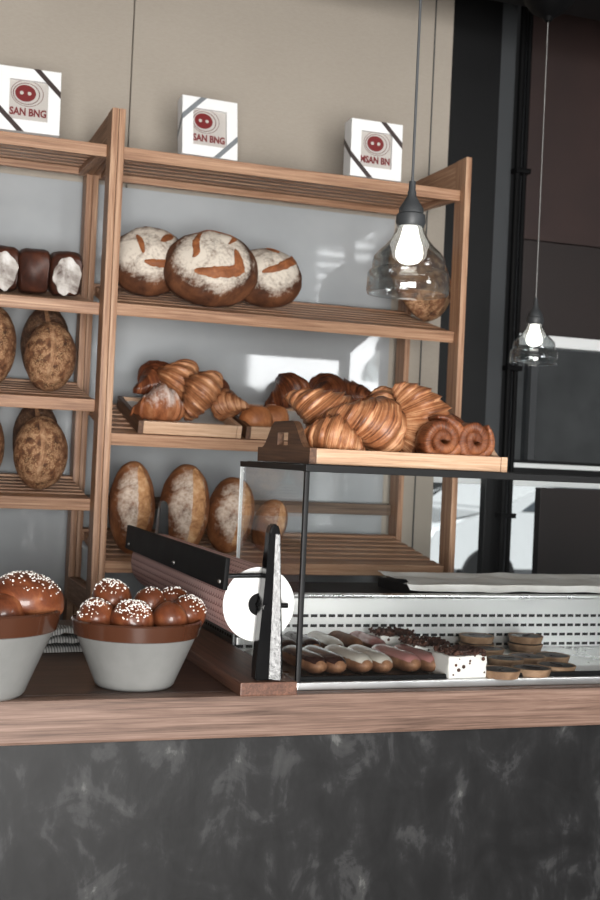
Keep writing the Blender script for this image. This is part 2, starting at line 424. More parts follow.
# window: upper boards, white transom, glass, white sill, lower glass and door leaf
wx0, wx1, wy = 1.945, 3.2, 3.5
win = bpy.data.objects.new('window_1', None); COL.objects.link(win); win['kind'] = 'structure'
finish('frame', bx(wx0-.03, wx0, wy-.03, wy+.05, 0, 3.0), grey_steel, win)
finish('upper_board', bx(wx0, wx1, wy, wy+.03, 2.155, 3.0), shutter_red, win)
finish('middle_board', bx(wx0, wx1, wy+.004, wy+.034, 1.845, 2.152), shutter_dk, win)
finish('transom', bx(wx0, wx1, wy-.02, wy+.04, 1.805, 1.842), white_trim, win)
finish('mullion', bx(wx0+.075, wx0+.10, wy-.01, wy+.04, 1.43, 1.805), grey_steel, win)
finish('pane', bx(wx0, wx1, wy+.01, wy+.014, 1.43, 1.805, bev=0), win_glass, win)
finish('sill', bx(wx0, wx1, wy-.02, wy+.05, 1.372, 1.43), black_steel, win)
finish('sill_cap', bx(wx0, wx1, wy-.03, wy+.0, 1.405, 1.42), white_trim, win)
win2 = bpy.data.objects.new('window_2', None); COL.objects.link(win2); win2['kind'] = 'structure'
finish('frame', bx(1.612, wx1, wy-.01, wy+.04, 1.345, 1.372), white_trim, win2)
finish('pane', bx(1.612, wx1, wy+.01, wy+.014, .55, 1.345, bev=0), win_glass, win2)
finish('kickboard', bx(1.612, wx1, wy-.01, wy+.04, 0, .55), black_steel, win2)
door = bpy.data.objects.new('door_1', None); COL.objects.link(door); door['kind'] = 'structure'
finish('leaf', bx(2.05, 3.2, wy-.05, wy-.015, 0, 1.343), shutter_dk, door)

# window with a slatted blind in the wall behind the viewer: its slits show as streaks on the glossy panel
w3 = bpy.data.objects.new('window_3', None); COL.objects.link(w3); w3['kind'] = 'structure'
bm = bmesh.new()
for a, b2 in ((1.74, 2.845), (2.862, 2.882), (2.896, 2.912), (2.928, 2.98)): box(bm, 1.24, 2.19, -.61, -.60, a, b2, 0)
zz = [1.74, 1.83]; box(bm, 2.19, 3.16, -.61, -.60, 1.74, 1.83, 0)
z = 2.215
while z < 2.95:
    box(bm, 2.19, 3.16, -.61, -.60, z, min(z+.055, 2.98), 0); z += .074
box(bm, 2.19, 2.62, -.612, -.611, 2.26, 2.98, 0); box(bm, 3.0, 3.16, -.612, -.611, 2.26, 2.98, 0)
finish('blind', bm, grey_steel, w3)
# street outside
struct('street', bx(-12, 30, 3.62, 40, -.08, -.02, bev=0), asphalt)
struct('building_facade', bx(-12, 30, 17, 17.5, -.02, 9, bev=0), facade_m)

# ================================================================== COUNTER
cnt = thing('counter', 'bakery counter with dark trowelled plaster front', 'counter', (1.0, 1.9, 0))
o3 = (1.0, 1.9, 0)
finish('plaster_front', bx(-2.0, 3.0, 1.872, 1.93, 0, .949, bev=.004), plaster, cnt, origin=o3)
finish('carcass', bx(-2.0, 3.0, 1.932, 2.69, 0, .949, bev=0), black_matte, cnt, origin=o3)
wt = thing('worktop', 'long brown oak worktop with a thick front edge', 'worktop', (1.0, 1.9, .95))
o3 = (1.0, 1.9, .95)
finish('top_boards', bx(-2.0, 3.0, 1.892, 2.72, .95, CT, bev=.002), top_x, wt, origin=o3)
finish('front_edge', bx(-2.0, 3.0, 1.852, 1.8915, .95, CT, bev=.005), nose_x, wt, origin=o3)

# ================================================================== BREAD RACKS
FY, BY = 2.889, 3.235
def end_frame(root, x0, x1, org):
    o = finish('front_post', bx(x0, x1, FY, FY+.062, 0, 2.222), wood_z, root, origin=org)
    finish('back_post', bx(x0, x1, BY, BY+.062, 0, 2.222), wood_z, root, origin=org)
    finish('top_rail', bx(x0+.001, x1-.001, FY+.0625, BY-.0005, 2.132, 2.221), wood_y, root, origin=org)
    finish('lower_rail', bx(x0+.001, x1-.001, FY+.0625, BY-.0005, 1.0, 1.06), wood_y, root, origin=org)
def shelf(root, x0, x1, z, rise, org, thick=.03, y0=FY+.02, y1=BY+.05, nsl=6):
    """Slatted shelf; front top edge at height Z, back RISE higher."""
    a = math.atan2(rise, y1-y0); Mx = Matrix.Translation((0, y0, z)) @ Matrix.Rotation(a, 4, 'X')
    L = math.hypot(rise, y1-y0)
    s = finish('shelf', bx(x0, x1, 0, .022, -thick, 0, mat=Mx), wood_x, root, origin=org)
    bm = bmesh.new(); ya = .024; w = (L-.05-ya)/nsl
    for i in range(nsl):
        box(bm, x0+.002, x1-.002, ya+i*w+.008, ya+(i+1)*w-.008, -.014, -.002, .0015, mat=Mx)
    finish('slats', bm, wood_x, s, origin=org)
    bm = bmesh.new(); box(bm, x0, x1, L-.048, L-.026, -thick, .002, mat=Mx)
    finish('back_bar', bm, wood_x, s, origin=org)
    for xx in (x0+.004, x1-.022):
        finish('bearer', bx(xx, xx+.018, .024, L-.05, -thick, -.0145, mat=Mx), wood_y, s, origin=org)
    return s
rk = thing('bread_rack', 'wide pine bread rack with slatted shelves behind the display case', 'rack', (1.0, 3.05, 0))
og = (1.0, 3.05, 0)
end_frame(rk, .5205, .536, og); end_frame(rk, 1.449, 1.466, og)
SH = {'top': (2.1373, .02), 'mid': (1.758, .095), 'tray': (1.4424, .09), 'low': (1.133, .06)}
for k, (z, r) in SH.items(): shelf(rk, .5365, 1.4485, z, r, og, y0=FY+.025)
KF = (FY+.025)/FY; KL = (FY+.05)/FY
finish('back_rail', bx(.5365, 1.4485, BY+.045, BY+.06, 1.245, 1.278), dark_x, rk, origin=og)
rl = thing('bread_rack', 'pine bread rack at the left edge holding pan loaves and seeded loaves', 'rack', (.05, 3.05, 0))
og = (.05, 3.05, 0)
end_frame(rl, .503, .5195, og); end_frame(rl, -.45, -.4335, og)
SL = {'top': (2.144, .02), 'a': (1.758, .06), 'b': (1.522, .06), 'c': (1.281, .05)}
for k, (z, r) in SL.items(): shelf(rl, -.433, .5025, z, r, og, y0=FY+.05)
def on_shelf(x, y, z, rise, y0=FY+.025, y1=BY+.05, lift=0.0):
    """Point where the pixel's ray meets the tilted shelf."""
    n = Vector((0, -rise, y1-y0)).normalized(); p = Vector((0, y0, z)) + n*lift
    d = ray(x, y); return CAM + d*((p-CAM).dot(n)/d.dot(n))

def settle(root, z, rise, y0, y1, gap=.0006):
    """Lower or lift a thing until it just rests on the (tilted) board."""
    n = Vector((0, -rise, y1-y0)).normalized(); p = Vector((0, y0, z))
    Mw = Matrix.LocRotScale(root.location, root.rotation_euler, root.scale)
    obs = [root] if root.type == 'MESH' else [c for c in root.children if c.type == 'MESH']
    d = min(((Mw @ v.co)-p).dot(n) for o in obs for v in o.data.vertices)
    root.location.z += (gap-d)/n.z
    return root
def on_main(root, k): z, r = SH[k]; return settle(root, z, r, FY+.025, BY+.05)
def on_left(root, k): z, r = SL[k]; return settle(root, z, r, FY+.05, BY+.05)

# ================================================================== DISPLAY CASE
CX0, CX1, CY0, CY1, CZ1 = .676, 1.75, 1.882, 2.26, 1.392
dc = thing('display_case', 'glass display case with black top rails standing on the worktop', 'display case', (1.2, 2.07, CT))
oc = (1.2, 2.07, CT)
P = lambda n, bm, m, par=dc: finish(n, bm, m, par, origin=oc)
P('front_glass', bx(CX0+.006, CX1, CY0+.002, CY0+.007, CT+.014, CZ1-.012, bev=0), glass)
P('side_glass', bx(CX0, CX0+.005, CY0+.009, CY1, CT+.012, CZ1-.012, bev=0), glass)
P('side_glass', bx(CX1-.005, CX1, CY0+.009, CY1, CT+.012, CZ1-.012, bev=0), glass)
P('top_glass', bx(CX0+.014, CX1-.014, CY0+.014, CY1-.012, CZ1-.008, CZ1-.001, bev=0), glass)
P('glass_edge', bx(CX0-.0008, CX0+.0058, CY1+.0002, CY1+.003, CT+.012, CZ1-.012, bev=0), white_trim)
P('corner_post', bx(CX0-.002, CX0+.006, CY0-.001, CY0+.008, CT+.012, CZ1-.012, bev=.001), black_steel)
bm = bmesh.new(); box(bm, CX0-.002, CX1, CY0-.003, CY0+.012, CZ1-.012, CZ1, .001); P('top_front_rail', bm, black_steel)
P('top_side_rail', bx(CX0-.002, CX0+.012, CY0+.0125, CY1, CZ1-.0115, CZ1-.001, bev=.001), black_steel)
P('top_rear_rail', bx(CX0+.0125, CX1, CY1-.011, CY1, CZ1-.012, CZ1, bev=.001), black_steel)
P('base_rail', bx(CX0-.002, CX1, CY0-.004, CY0+.012, CT+.0005, CT+.0135, bev=.002), alu)
P('front_lip', bx(CX0+.008, CX1-.008, CY0+.013, CY0+.022, CT+.0005, CT+.02, bev=.001), black_matte)
P('floor_plate', bx(CX0+.008, CX1-.008, CY0+.0225, 2.226, CT+.0005, CT+.012, bev=.001), steel)
PZ = 1.1285                                     # top of the vent panel
rp = finish('vent_panel', bx(.673, CX1, 2.228, 2.24, CT+.0005, PZ, bev=.001), slot_m, None, origin=(.673, 2.228, CT))
rp.parent = dc; rp.location = Vector((.673, 2.228, CT))-Vector(oc)
P('panel_top_lip', bx(.673, CX1, 2.2265, 2.262, PZ, PZ+.007, bev=.002), steel)
P('rear_deck', bx(.70, CX1, 2.264, 2.60, CT+.0005, PZ-.008, bev=.002), black_matte)
sp = finish('vent_panel', bx(-.33, 0, -.0012, 0, 0, PZ-CT-.009, bev=0), slot_m)
sp.parent = dc; sp.location = Vector((.698, 2.265, CT+.0005))-Vector(oc); sp.rotation_euler = (0, 0, R(-90))
FZ = CT+.0125                                  # case floor

# ================================================================== BREAD BUILDERS
def wob(p, amp, sc, seed): return amp*noise.fractal(Vector(p)*sc+Vector((seed*3.1, seed*1.7, seed)), 1.0, 2.0, 3)
def dome_surf(rx, ry, h, e, seed, amp):
    def f(u, v):                               # u,v in the unit disc
        q = min(1.0, math.hypot(u, v)); z = h*max(0.0, 1-q**2.4)**(1/e)
        p = Vector((rx*u, ry*v, z)); k = wob(p, amp, 18, seed)
        return Vector((p.x*(1+k*6), p.y*(1+k*6), p.z + k*.8 + h*.28))
    return f
def loaf(name, label, cat, rx, ry, h, mat, scores, loc, rot, group=None, seed=1, amp=.006, smat=None, e=1.9, sname='score'):
    f = dome_surf(rx, ry, h, e, seed, amp); bm = bmesh.new(); nr, na = 16, 48
    prev = [bm.verts.new(f(0, 0))]
    rings = [prev]
    for i in range(1, nr+1):
        q = math.sin(i/nr*math.pi/2)
        rings.append([bm.verts.new(f(q*math.cos(2*math.pi*j/na), q*math.sin(2*math.pi*j/na))) for j in range(na)])
    for q, z in ((.985, .14), (.90, .03), (.7, 0.0)):
        rings.append([bm.verts.new(Vector((f(math.cos(2*math.pi*j/na), math.sin(2*math.pi*j/na)).x*q, f(math.cos(2*math.pi*j/na), math.sin(2*math.pi*j/na)).y*q, h*z))) for j in range(na)])
    rings.append([bm.verts.new((0, 0, 0))])
    for A, B in zip(rings, rings[1:]):
        for j in range(na):
            k = (j+1) % na; fc = list(dict.fromkeys([A[j % len(A)], A[k % len(A)], B[k % len(B)], B[j % len(B)]]))
            if len(fc) > 2: bm.faces.new(fc)
    t = thing(name, label, cat, loc, rot, group)
    finish('crust', bm, mat, t, ang=80)
    for (pts, w) in scores:
        bm = bmesh.new(); n = 28; m = 7; rows = []
        for i in range(n+1):
            s = i/n*(len(pts)-1); k = min(int(s), len(pts)-2); fr = s-k
            def cr(a):
                p0, p1, p2, p3 = [pts[max(0, min(len(pts)-1, k+d))][a] for d in (-1, 0, 1, 2)]
                return .5*((2*p1)+(-p0+p2)*fr+(2*p0-5*p1+4*p2-p3)*fr**2+(-p0+3*p1-3*p2+p3)*fr**3)
            c = Vector((cr(0), cr(1)))
            rows.append(c)
        vr = []
        for i, c in enumerate(rows):
            t2 = (rows[min(i+1, n)]-rows[max(i-1, 0)]); nn = Vector((-t2.y, t2.x)).normalized() if t2.length > 0 else Vector((1, 0))
            ww = w*(math.sin(math.pi*(i+.25)/(n+.5)))**.6*(1+.25*noise.noise(Vector((i*.5, seed, 0))))
            row = []
            for j in range(m):
                s = (j/(m-1)-.5)*2; q = c+nn*(s*ww/2)
                if q.length > .985: q = q.normalized()*.985
                p = f(q.x, q.y); lift = .0028*(1-s*s)-.0012 + (.0035 if abs(s) > .6 and s > 0 and w > .2 else 0)
                d = Vector((p.x*.5, p.y*.5, p.z+.03)).normalized()
                row.append(bm.verts.new(p+d*lift))
            vr.append(row)
        for A, B in zip(vr, vr[1:]):
            for j in range(m-1): bm.faces.new([A[j], A[j+1], B[j+1], B[j]])
        finish(sname, bm, smat or crust_score, t)
    return t
def loft(bm, rings, uvl, us):
    vs = [[bm.verts.new(p) for p in r] for r in rings]; n = len(rings[0])
    for a, (A, B) in enumerate(zip(vs, vs[1:])):
        for k in range(n):
            j = (k+1) % n; f = bm.faces.new([A[k], A[j], B[j], B[k]])
            for l, uv in zip(f.loops, ((us[a], k/n), (us[a], (k+1)/n), (us[a+1], (k+1)/n), (us[a+1], k/n))): l[uvl].uv = uv
    bm.faces.new(vs[0][::-1]); bm.faces.new(vs[-1])
def croissant_mesh(seed, r0=.037, arc=1.2, RR=.062, layers=5.2, mat=pastry):
    rnd = random.Random(seed); bm = bmesh.new(); uvl = bm.loops.layers.uv.new('UVMap'); n, m = 84, 26
    rings, us, toast = [], [], []
    for i in range(n+1):
        t = -1+2*i/n; a = t*arc; body = (1-abs(t)**1.35)**.95*1.1
        rb = r0*(body*.95)+.0065
        c = Vector((RR*math.sin(a), RR*(1-math.cos(a)), 0)); T = Vector((math.cos(a), math.sin(a), 0)); N = Vector((-math.sin(a), math.cos(a), 0))
        ring = []
        for k in range(m):
            ph = 2*math.pi*k/m
            s = (abs(t)*layers + .16*math.sin(ph+seed) + .25*math.sin(ph*.5)) % 1.0
            toast.append((1-s)**1.3); rr = rb*(1.0+.21*(1-s)**1.6-.07) + wob(c+Vector((math.cos(ph), math.sin(ph), t)), .0025, 3, seed)
            p = c + N*(rr*1.02*math.cos(ph)) + Vector((0, 0, 1))*(rr*.95*math.sin(ph) + rb*.8)
            if p.z < .0: p.z *= .2
            ring.append(p)
        rings.append(ring); us.append(i/n)
    loft(bm, rings, uvl, us)
    bmesh.ops.recalc_face_normals(bm, faces=bm.faces)
    for f in bm.faces: f.smooth = True
    bmesh.ops.translate(bm, verts=bm.verts, vec=(0, -.018, 0))
    me = bpy.data.meshes.new('croissant'); bm.to_mesh(me); bm.free(); me.materials.append(mat)
    at = me.attributes.new('toast', 'FLOAT', 'POINT')
    for k, q in enumerate(toast): at.data[k].value = q
    return me
def swirl_mesh(seed, mat, L=.07, turns=2.3, b=.0125, th=.0125):
    bm = bmesh.new(); uvl = bm.loops.layers.uv.new('UVMap'); rings, us = [], []; n = 90
    for i in range(n+1):
        a = i/n*turns*2*math.pi; r = .004+b*a/(2*math.pi)*1.0
        c = Vector((r*math.cos(a)*1.12, 0, r*math.sin(a)*.9)); N = Vector((math.cos(a), 0, math.sin(a)))
        LL = L*(1-.16*(a/(turns*2*math.pi)))*(1+.05*math.sin(a*1.3+seed))
        tt = th*(.35+.65*min(1, (n-i)/8))
        ring = []
        for k in range(16):
            ph = 2*math.pi*k/16; cx, cy = math.cos(ph), math.sin(ph)
            sx = math.copysign(abs(cx)**.45, cx); sy = math.copysign(abs(cy)**.7, cy)
            ring.append(c + N*(sy*tt/2) + Vector((0, sx*LL/2, 0)) + N*wob(c+Vector((0, sx*.03, 0)), .003, 40, seed))
        rings.append(ring); us.append(i/n*4)
    loft(bm, rings, uvl, us)
    bmesh.ops.recalc_face_normals(bm, faces=bm.faces)
    for f in bm.faces: f.smooth = True
    zmin = min(v.co.z for v in bm.verts); bmesh.ops.translate(bm, verts=bm.verts, vec=(0, 0, -zmin))
    me = bpy.data.meshes.new('rolled_pastry'); bm.to_mesh(me); bm.free(); me.materials.append(mat); return me
def put(me, name, label, cat, loc, rot, group, sc=1.0):
    o = bpy.data.objects.new(name, me); COL.objects.link(o); o.location = loc; o.rotation_euler = [R(a) for a in rot]; o.scale = (sc,)*3
    return tag(o, label, cat, group)

# ================================================================== MAIN RACK: boules
G = 'floured round loaves on the middle shelf'
def boule(x, y, Y, rad, tilt, label, scores, seed, yaw=0, asp=.95, name='round_loaf', mat=None, group=G, h=.085, roll=0):
    p = onY(x, y, Y)
    e = Matrix.Translation(p) @ Euler((R(tilt), R(roll), R(yaw))).to_matrix().to_4x4() @ Matrix.Translation((0, 0, -h*.6))
    return on_main(loaf(name, label, 'bread', rad, rad*asp, h, mat or crust_boule, scores, e.to_translation(), e.to_euler(), group, seed), 'mid')
boule(148, 270, 3.07, .102, 70, 'floured round loaf on the left of the middle shelf, beside the rack post',
      [([(-.32, .45), (-.22, .2), (-.12, -.2)], .2), ([(.48, .6), (.45, .45), (.3, .2)], .26), ([(-.1, -.42), (.3, -.45), (.8, -.3)], .22)], 3, -12, .9)
boule(212, 275, 2.975, .124, 70, 'largest floured round loaf with curved slashes, in the middle of the three',
      [([(-.25, .75), (-.38, .4), (-.38, .05), (-.45, -.1)], .19), ([(-.45, .78), (.0, .85), (.42, .68), (.28, .35)], .19), ([(-.42, -.42), (.0, -.48), (.5, -.3), (.42, .22)], .3)], 5, -8, .82)
boule(268, 284, 3.06, .098, 70, 'floured round loaf on the right of the three, half behind the largest',
      [([(-.1, .8), (.1, .6), (.2, .5)], .24), ([(-.3, -.3), (.2, -.1), (.65, .35), (.6, .6)], .3)], 9, -6, .82)
boule(424, 286, 3.08, .118, 66, 'brown seeded loaf leaning on the right rack post behind the pendant lamp',
      [([(.05, .9), (.5, .5), (.62, .0), (.4, -.6)], .05)], 12, 38, 1.0, 'crusty_loaf', crust_seed, 'loaves leaning on the racks', .085, 0)

# batards standing on the low shelf
def batard(x, y, Y, rx, ry, h, label, seed, tilt=80, yaw=-8, mat=None, side=.3, group='long loaves standing on the low shelf', smat=None, sw=.62, lean=0, rest=None):
    p = onY(x, y, Y)
    e = Matrix.Translation(p) @ Euler((R(tilt), R(lean), R(yaw))).to_matrix().to_4x4() @ Matrix.Translation((0, 0, -h*.6))
    o = loaf('long_loaf', label, 'bread', rx, ry, h, mat or crust_bat,
                [([(side-.1, .84), (side+.08, .3), (side+.1, -.2), (side-.1, -.84)], sw)], e.to_translation(), e.to_euler(), group, seed, .004, smat or crust_open, 1.8, 'split_crust')
    return on_left(o, rest) if rest else on_main(o, 'low')
batard(132, 516, 2.97, .058, .116, .075, 'long loaf standing at the left end of the low shelf by the post', 21)
batard(185, 515, 2.97, .064, .116, .075, 'long loaf standing in the middle, behind the cutter bar', 22, lean=3)
batard(231, 528, 2.99, .062, .10, .075, 'long loaf standing behind the left glass of the display case', 23, lean=8)
batard(270, 540, 3.02, .045, .07, .06, 'small loaf end standing farthest right on the low shelf', 24, lean=16)

# left rack: pan loaves, seeded long loaves
def pan_loaf(x, y, Y, w, h, l, label, floured):
    p = onY(x, y, Y); t = thing('pan_loaf', label, 'bread', (p.x, Y, 0), (0, 0, R(-4)), 'pan loaves on the left rack')
    bm = bmesh.new(); rings = []; n = 14
    uvl = bm.loops.layers.uv.new('UVMap')
    for i in range(n+1):
        s = i/n; k = 1-.16*abs(2*s-1)**6; yy = -l/2+l*s
        ring = []
        for a in range(28):
            th = 2*math.pi*a/28; c, sn = math.cos(th), math.sin(th)
            q = .3 if sn < 0 else .4
            X = w/2*math.copysign(abs(c)**q, c)*(1+.07*(sn > .1)); Z = h/2*math.copysign(abs(sn)**.5, sn)
            v = Vector((X*k, yy, Z*k)); v += Vector((1, 0, 1))*wob(v, .004, 25, x); ring.append(v)
        rings.append(ring)
    loft(bm, rings, uvl, [i/n for i in range(n+1)])
    finish('crust', bm, crust_dark, t, ang=70)
    if floured:
        bm = bmesh.new(); g = []
        for i in range(13):
            row = []
            for j in range(13):
                a, b2 = i/6-1, j/6-1; q = max(abs(a), abs(b2)); rr = math.hypot(a, b2) or 1
                a2, b3 = a*q/rr, b2*q/rr
                wv = 1+.22*noise.noise(Vector((a2*2, b3*2, x)))
                row.append(bm.verts.new((a2*w*.44*wv, -l/2-.0035+.002*(q**4), b3*h*.43*wv-.003)))
            g.append(row)
        for i in range(12):
            for j in range(12): bm.faces.new([g[i][j], g[i+1][j], g[i+1][j+1], g[i][j+1]])
        finish('flour_dusting', bm, flour_patch, t)
    t.location.z = 1.9; t.rotation_euler.x = math.atan2(SL['a'][1], BY-FY); on_left(t, 'a')
pan_loaf(2, 272, 3.09, .078, .108, .17, 'dark pan loaf at the frame edge, leftmost on the upper left shelf', True)
pan_loaf(33, 272, 3.09, .077, .108, .17, 'dark brown pan loaf between two others on the upper left shelf', False)
pan_loaf(65, 272, 3.08, .077, .108, .17, 'dark pan loaf with a white floured end beside the back post', True)
GL = 'seeded loaves on the left rack'
def seeded(x, y, Y, rx, ry, label, seed, yaw=-8, lean=0, tilt=78, mat=None):
    return batard(x, y, Y, rx*1.05, ry*1.05, .075, label, seed, tilt, yaw, mat or crust_seed, .0, GL, seed_split, .26, lean, 'b' if y < 400 else 'c')
seeded(50, 361, 3.02, .060, .084, 'seeded oval loaf standing upright on the second left shelf', 31)
seeded(-10, 356, 3.05, .058, .098, 'seeded loaf at the frame edge on the second left shelf', 32)
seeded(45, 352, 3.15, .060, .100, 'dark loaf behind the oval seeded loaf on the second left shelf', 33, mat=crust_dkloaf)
seeded(40, 461, 3.02, .063, .088, 'seeded oval loaf standing upright on the lowest left shelf', 34)
seeded(-22, 458, 3.05, .058, .095, 'seeded loaf at the frame edge on the lowest left shelf', 35)
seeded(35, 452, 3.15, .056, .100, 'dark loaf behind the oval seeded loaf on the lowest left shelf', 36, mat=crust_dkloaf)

# ================================================================== TRAYS
def tray(name, label, X0, X1, Y0, depth, z, h, tilt=0, handle=True, group=None, lined=False):
    t = thing(name, label, 'tray', ((X0+X1)/2, Y0, z), (tilt, 0, 0), group); w = (X1-X0)/2
    finish('base', bx(-w+.012, w-.012, .013, depth-.013, .001, .009, bev=.001), tray_x, t)
    finish('front_board', bx(-w+.0125, w-.0125, 0, .0125, .0005, h), tray_x, t)
    finish('back_board', bx(-w+.0125, w-.0125, depth-.0125, depth, .0005, h), tray_x, t)
    for sgn in (-1, 1):
        bm = bmesh.new(); n = 32; x0, x1 = (-w, -w+.012) if sgn < 0 else (w-.012, w)
        top = lambda s: h + (h*1.75*(.5-.5*math.cos(math.pi*min(1, max(0, (1-abs(2*s-1))*1.9-.3)))) if handle else 0)
        # outline with a hand slot: two half boards, each a closed prism
        xs = [i/n for i in range(n+1)]
        hs, he, hz0, hz1 = .40, .60, h*1.15, h*2.0
        def pr(pts): prism(bm, [(a*depth, b) for a, b in pts], x0, x1, 'yz')
        if handle:
            pr([(0, .0005), (hs, .0005), (hs, top(hs))] + [(s, top(s)) for s in reversed(xs) if s < hs])
            pr([(hs, .0005), (he, .0005), (he, hz0), (hs, hz0)])
            pr([(hs, hz1), (he, hz1), (he, top(he))] + [(s, top(s)) for s in reversed(xs) if hs < s < he] + [(hs, top(hs))])
            pr([(he, .0005), (1, .0005)] + [(s, top(s)) for s in reversed(xs) if s > he] + [(he, top(he))])
        else: pr([(0, .0005), (1, .0005), (1, h), (0, h)])
        bmesh.ops.remove_doubles(bm, verts=bm.verts, dist=1e-5)
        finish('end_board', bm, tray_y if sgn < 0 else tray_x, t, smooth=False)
    if lined:
        bm = bmesh.new(); g = [[bm.verts.new((-w+.014+(2*w-.028)*i/20, .014+(depth-.028)*j/10, .0105+max(0, (j-8))*.006+.001*math.sin(i*2.1+j))) for j in range(11)] for i in range(21)]
        for i in range(20):
            for j in range(10): bm.faces.new([g[i][j], g[i+1][j], g[i+1][j+1], g[i][j+1]])
        finish('paper_liner', bm, parch, t)
    return t
TX0 = onY(309, 460, 1.905).x; TX1 = onY(507, 460, 1.905).x
TZ = CZ1 + .0005
tray('wooden_tray', 'pale wooden tray with handle ends on top of the display case', TX0, TX1, 1.903, .29, TZ, .027)
zt, rtz = SH['tray']; TA = math.atan2(rtz, BY+.05-FY-.025)
x0 = onY(137, 430, 2.93).x; x1 = onY(240, 430, 2.93).x
def on_tray_shelf(y): return zt + (y-FY-.025)*math.tan(TA)
TY = FY+.03
tray('wooden_tray', 'wooden tray of croissants on the rack, left one', x0, x1, TY, .30, on_tray_shelf(TY)+.001, .032, TA, False, 'trays on the rack', True)
tray('wooden_tray', 'wooden tray on the rack, behind the front tray', x1+.012, x1+.30, TY, .30, on_tray_shelf(TY)+.001, .032, TA, False, 'trays on the rack', True)

# ================================================================== CROISSANTS
cA, cB, cC = croissant_mesh(1), croissant_mesh(2, .039, 1.05, .066, 5.6), croissant_mesh(4, .034, 1.3, .058, 4.8)
cR = croissant_mesh(6, .036, 1.2, .06, 4.2, pastry_red); cS = croissant_mesh(8, .038, 1.1, .06, 3.5, pastry_sugar)
sw = swirl_mesh(1, pastry_red, .052, 2.3, .0125, .0165); sw2 = swirl_mesh(2, pastry_red, .042, 2.2, .0125, .0165)
GF = 'pastries on the front tray'
def fr(me, name, x, Y, z, rot, label, cat='pastry', sc=1.0):
    o = put(me, name, label, cat, (onY(x, 440, Y).x, Y, z), rot, GF, sc)
    if 'swirl' in name: o.scale.z *= 1.22
    m = Matrix.LocRotScale(o.location, o.rotation_euler, o.scale); vs = [m @ v.co for v in o.data.vertices]
    o.location.y += max(0, 1.917-min(v.y for v in vs))          # clear of the front board
    o.location.x += max(0, TX0+.0125-min(v.x for v in vs)) - max(0, max(v.x for v in vs)-TX1+.0125)
    if z < TZ+.02 or min(v.z for v in vs) < TZ+.0095: settle(o, TZ+.0095, 0, 0, 1)
TB = TZ + .0095
fr(cB, 'croissant', 300, 2.08, TB+.058, (12, 48, 6), 'large croissant peaking at the left end of the front tray', 'croissant', 1.1)
fr(cC, 'croissant', 324, 1.955, TB, (0, 12, -30), 'croissant lying lowest behind the left front board', 'croissant', .9)
fr(cA, 'croissant', 360, 1.975, TB+.018, (12, 28, 25), 'croissant with a pale tip pointing down at the front board', 'croissant', 1.18)
fr(cC, 'croissant', 381, 2.09, TB+.066, (0, -75, 20), 'croissant standing on end with its tip up', 'croissant', 1.1)
fr(cB, 'croissant', 402, 2.01, TB+.06, (0, 80, 40), 'upright croissant in the middle of the front tray', 'croissant', 1.15)
fr(cR, 'croissant', 430, 2.04, TB, (0, 0, 60), 'reddish croissant half hidden behind the glossy swirls', 'croissant', 1.2)
fr(sw, 'swirl_pastry', 439, 1.945, TB, (0, 0, -4), 'glossy dark swirl pastry, left of the two at the tray end', 'pastry', 1.1)
fr(sw2, 'swirl_pastry', 484, 1.938, TB, (0, 20, 2), 'glossy dark swirl pastry at the right end of the front tray', 'pastry', 1.04)
fr(cA, 'croissant', 342, 2.10, TB+.02, (0, -15, 200), 'croissant in the back row behind the pale tipped one', 'croissant', 1.1)
fr(cR, 'croissant', 466, 2.06, TB, (0, 0, 15), 'reddish croissant lying behind the two swirl pastries', 'croissant', 1.2)

GR = 'pastries on the rack trays'
def rkp(me, name, x, y, Y, rot, label, cat='croissant', sc=1.0):
    p = onY(x, y, Y); o = put(me, name, label, cat, p, rot, GR, sc)
    m = Matrix.LocRotScale(o.location, o.rotation_euler, o.scale); vs = [m @ v.co for v in o.data.vertices]
    o.location.y += max(0, TY+.014-min(v.y for v in vs)) - max(0, max(v.y for v in vs)-TY-.272)
    n = Vector((0, -math.tan(TA), 1)).normalized(); m = Matrix.LocRotScale(o.location, o.rotation_euler, o.scale)
    low = min((m @ v.co - Vector((0, TY, on_tray_shelf(TY)+.0135))).dot(n) for v in o.data.vertices)
    if y > 410 or low < 0: settle(o, on_tray_shelf(TY)+.0135, math.tan(TA), TY, TY+1)
rkp(cS, 'croissant', 158, 421, 2.99, (8, 0, 10), 'sugar dusted croissant at the left front of the rack tray', 'croissant', 1.12)
rkp(cC, 'croissant', 209, 424, 2.98, (5, -55, 10), 'twisted croissant with its tip up in front on the rack tray', 'croissant', 1.15)
rkp(cR, 'croissant', 146, 392, 3.15, (10, -10, 60), 'dark croissant at the back left of the rack tray', 'croissant', 1.1)
rkp(cA, 'croissant', 182, 398, 3.09, (5, -60, 15), 'croissant with a coiled peak at the back of the rack tray', 'croissant', 1.2)
rkp(cR, 'croissant', 206, 398, 3.16, (10, 0, 90), 'small dark croissant peeking out beside the coiled peak', 'croissant', .8)
rkp(cB, 'croissant', 234, 425, 3.0, (5, -20, -70), 'pale ridged croissant beside the twisted one on the rack tray', 'croissant', .85)
def roll_bun(x, y, Y, rad, label, seed, mat):
    p = onY(x, y, Y); o = loaf('soft_roll', label, 'roll', rad, rad*.8, rad*1.0, mat, [([(-.5, .3), (0, .1), (.5, .35)], .14)], p, (R(12), 0, 0), GR, seed, .007, pastry_sugar, 2.0, 'split_crust'); settle(o, on_tray_shelf(TY)+.0135, math.tan(TA), TY, TY+1)
bun_rack = crust('soft_roll_crust', (120, 62, 30), (176, 112, 70), (206, 150, 106), 0, 14, .4)
roll_bun(255, 425, 3.0, .045, 'round golden roll between the croissants and the front tray', 41, bun_rack)
roll_bun(274, 420, 3.06, .04, 'golden roll half hidden behind the front tray croissant', 42, bun_rack)
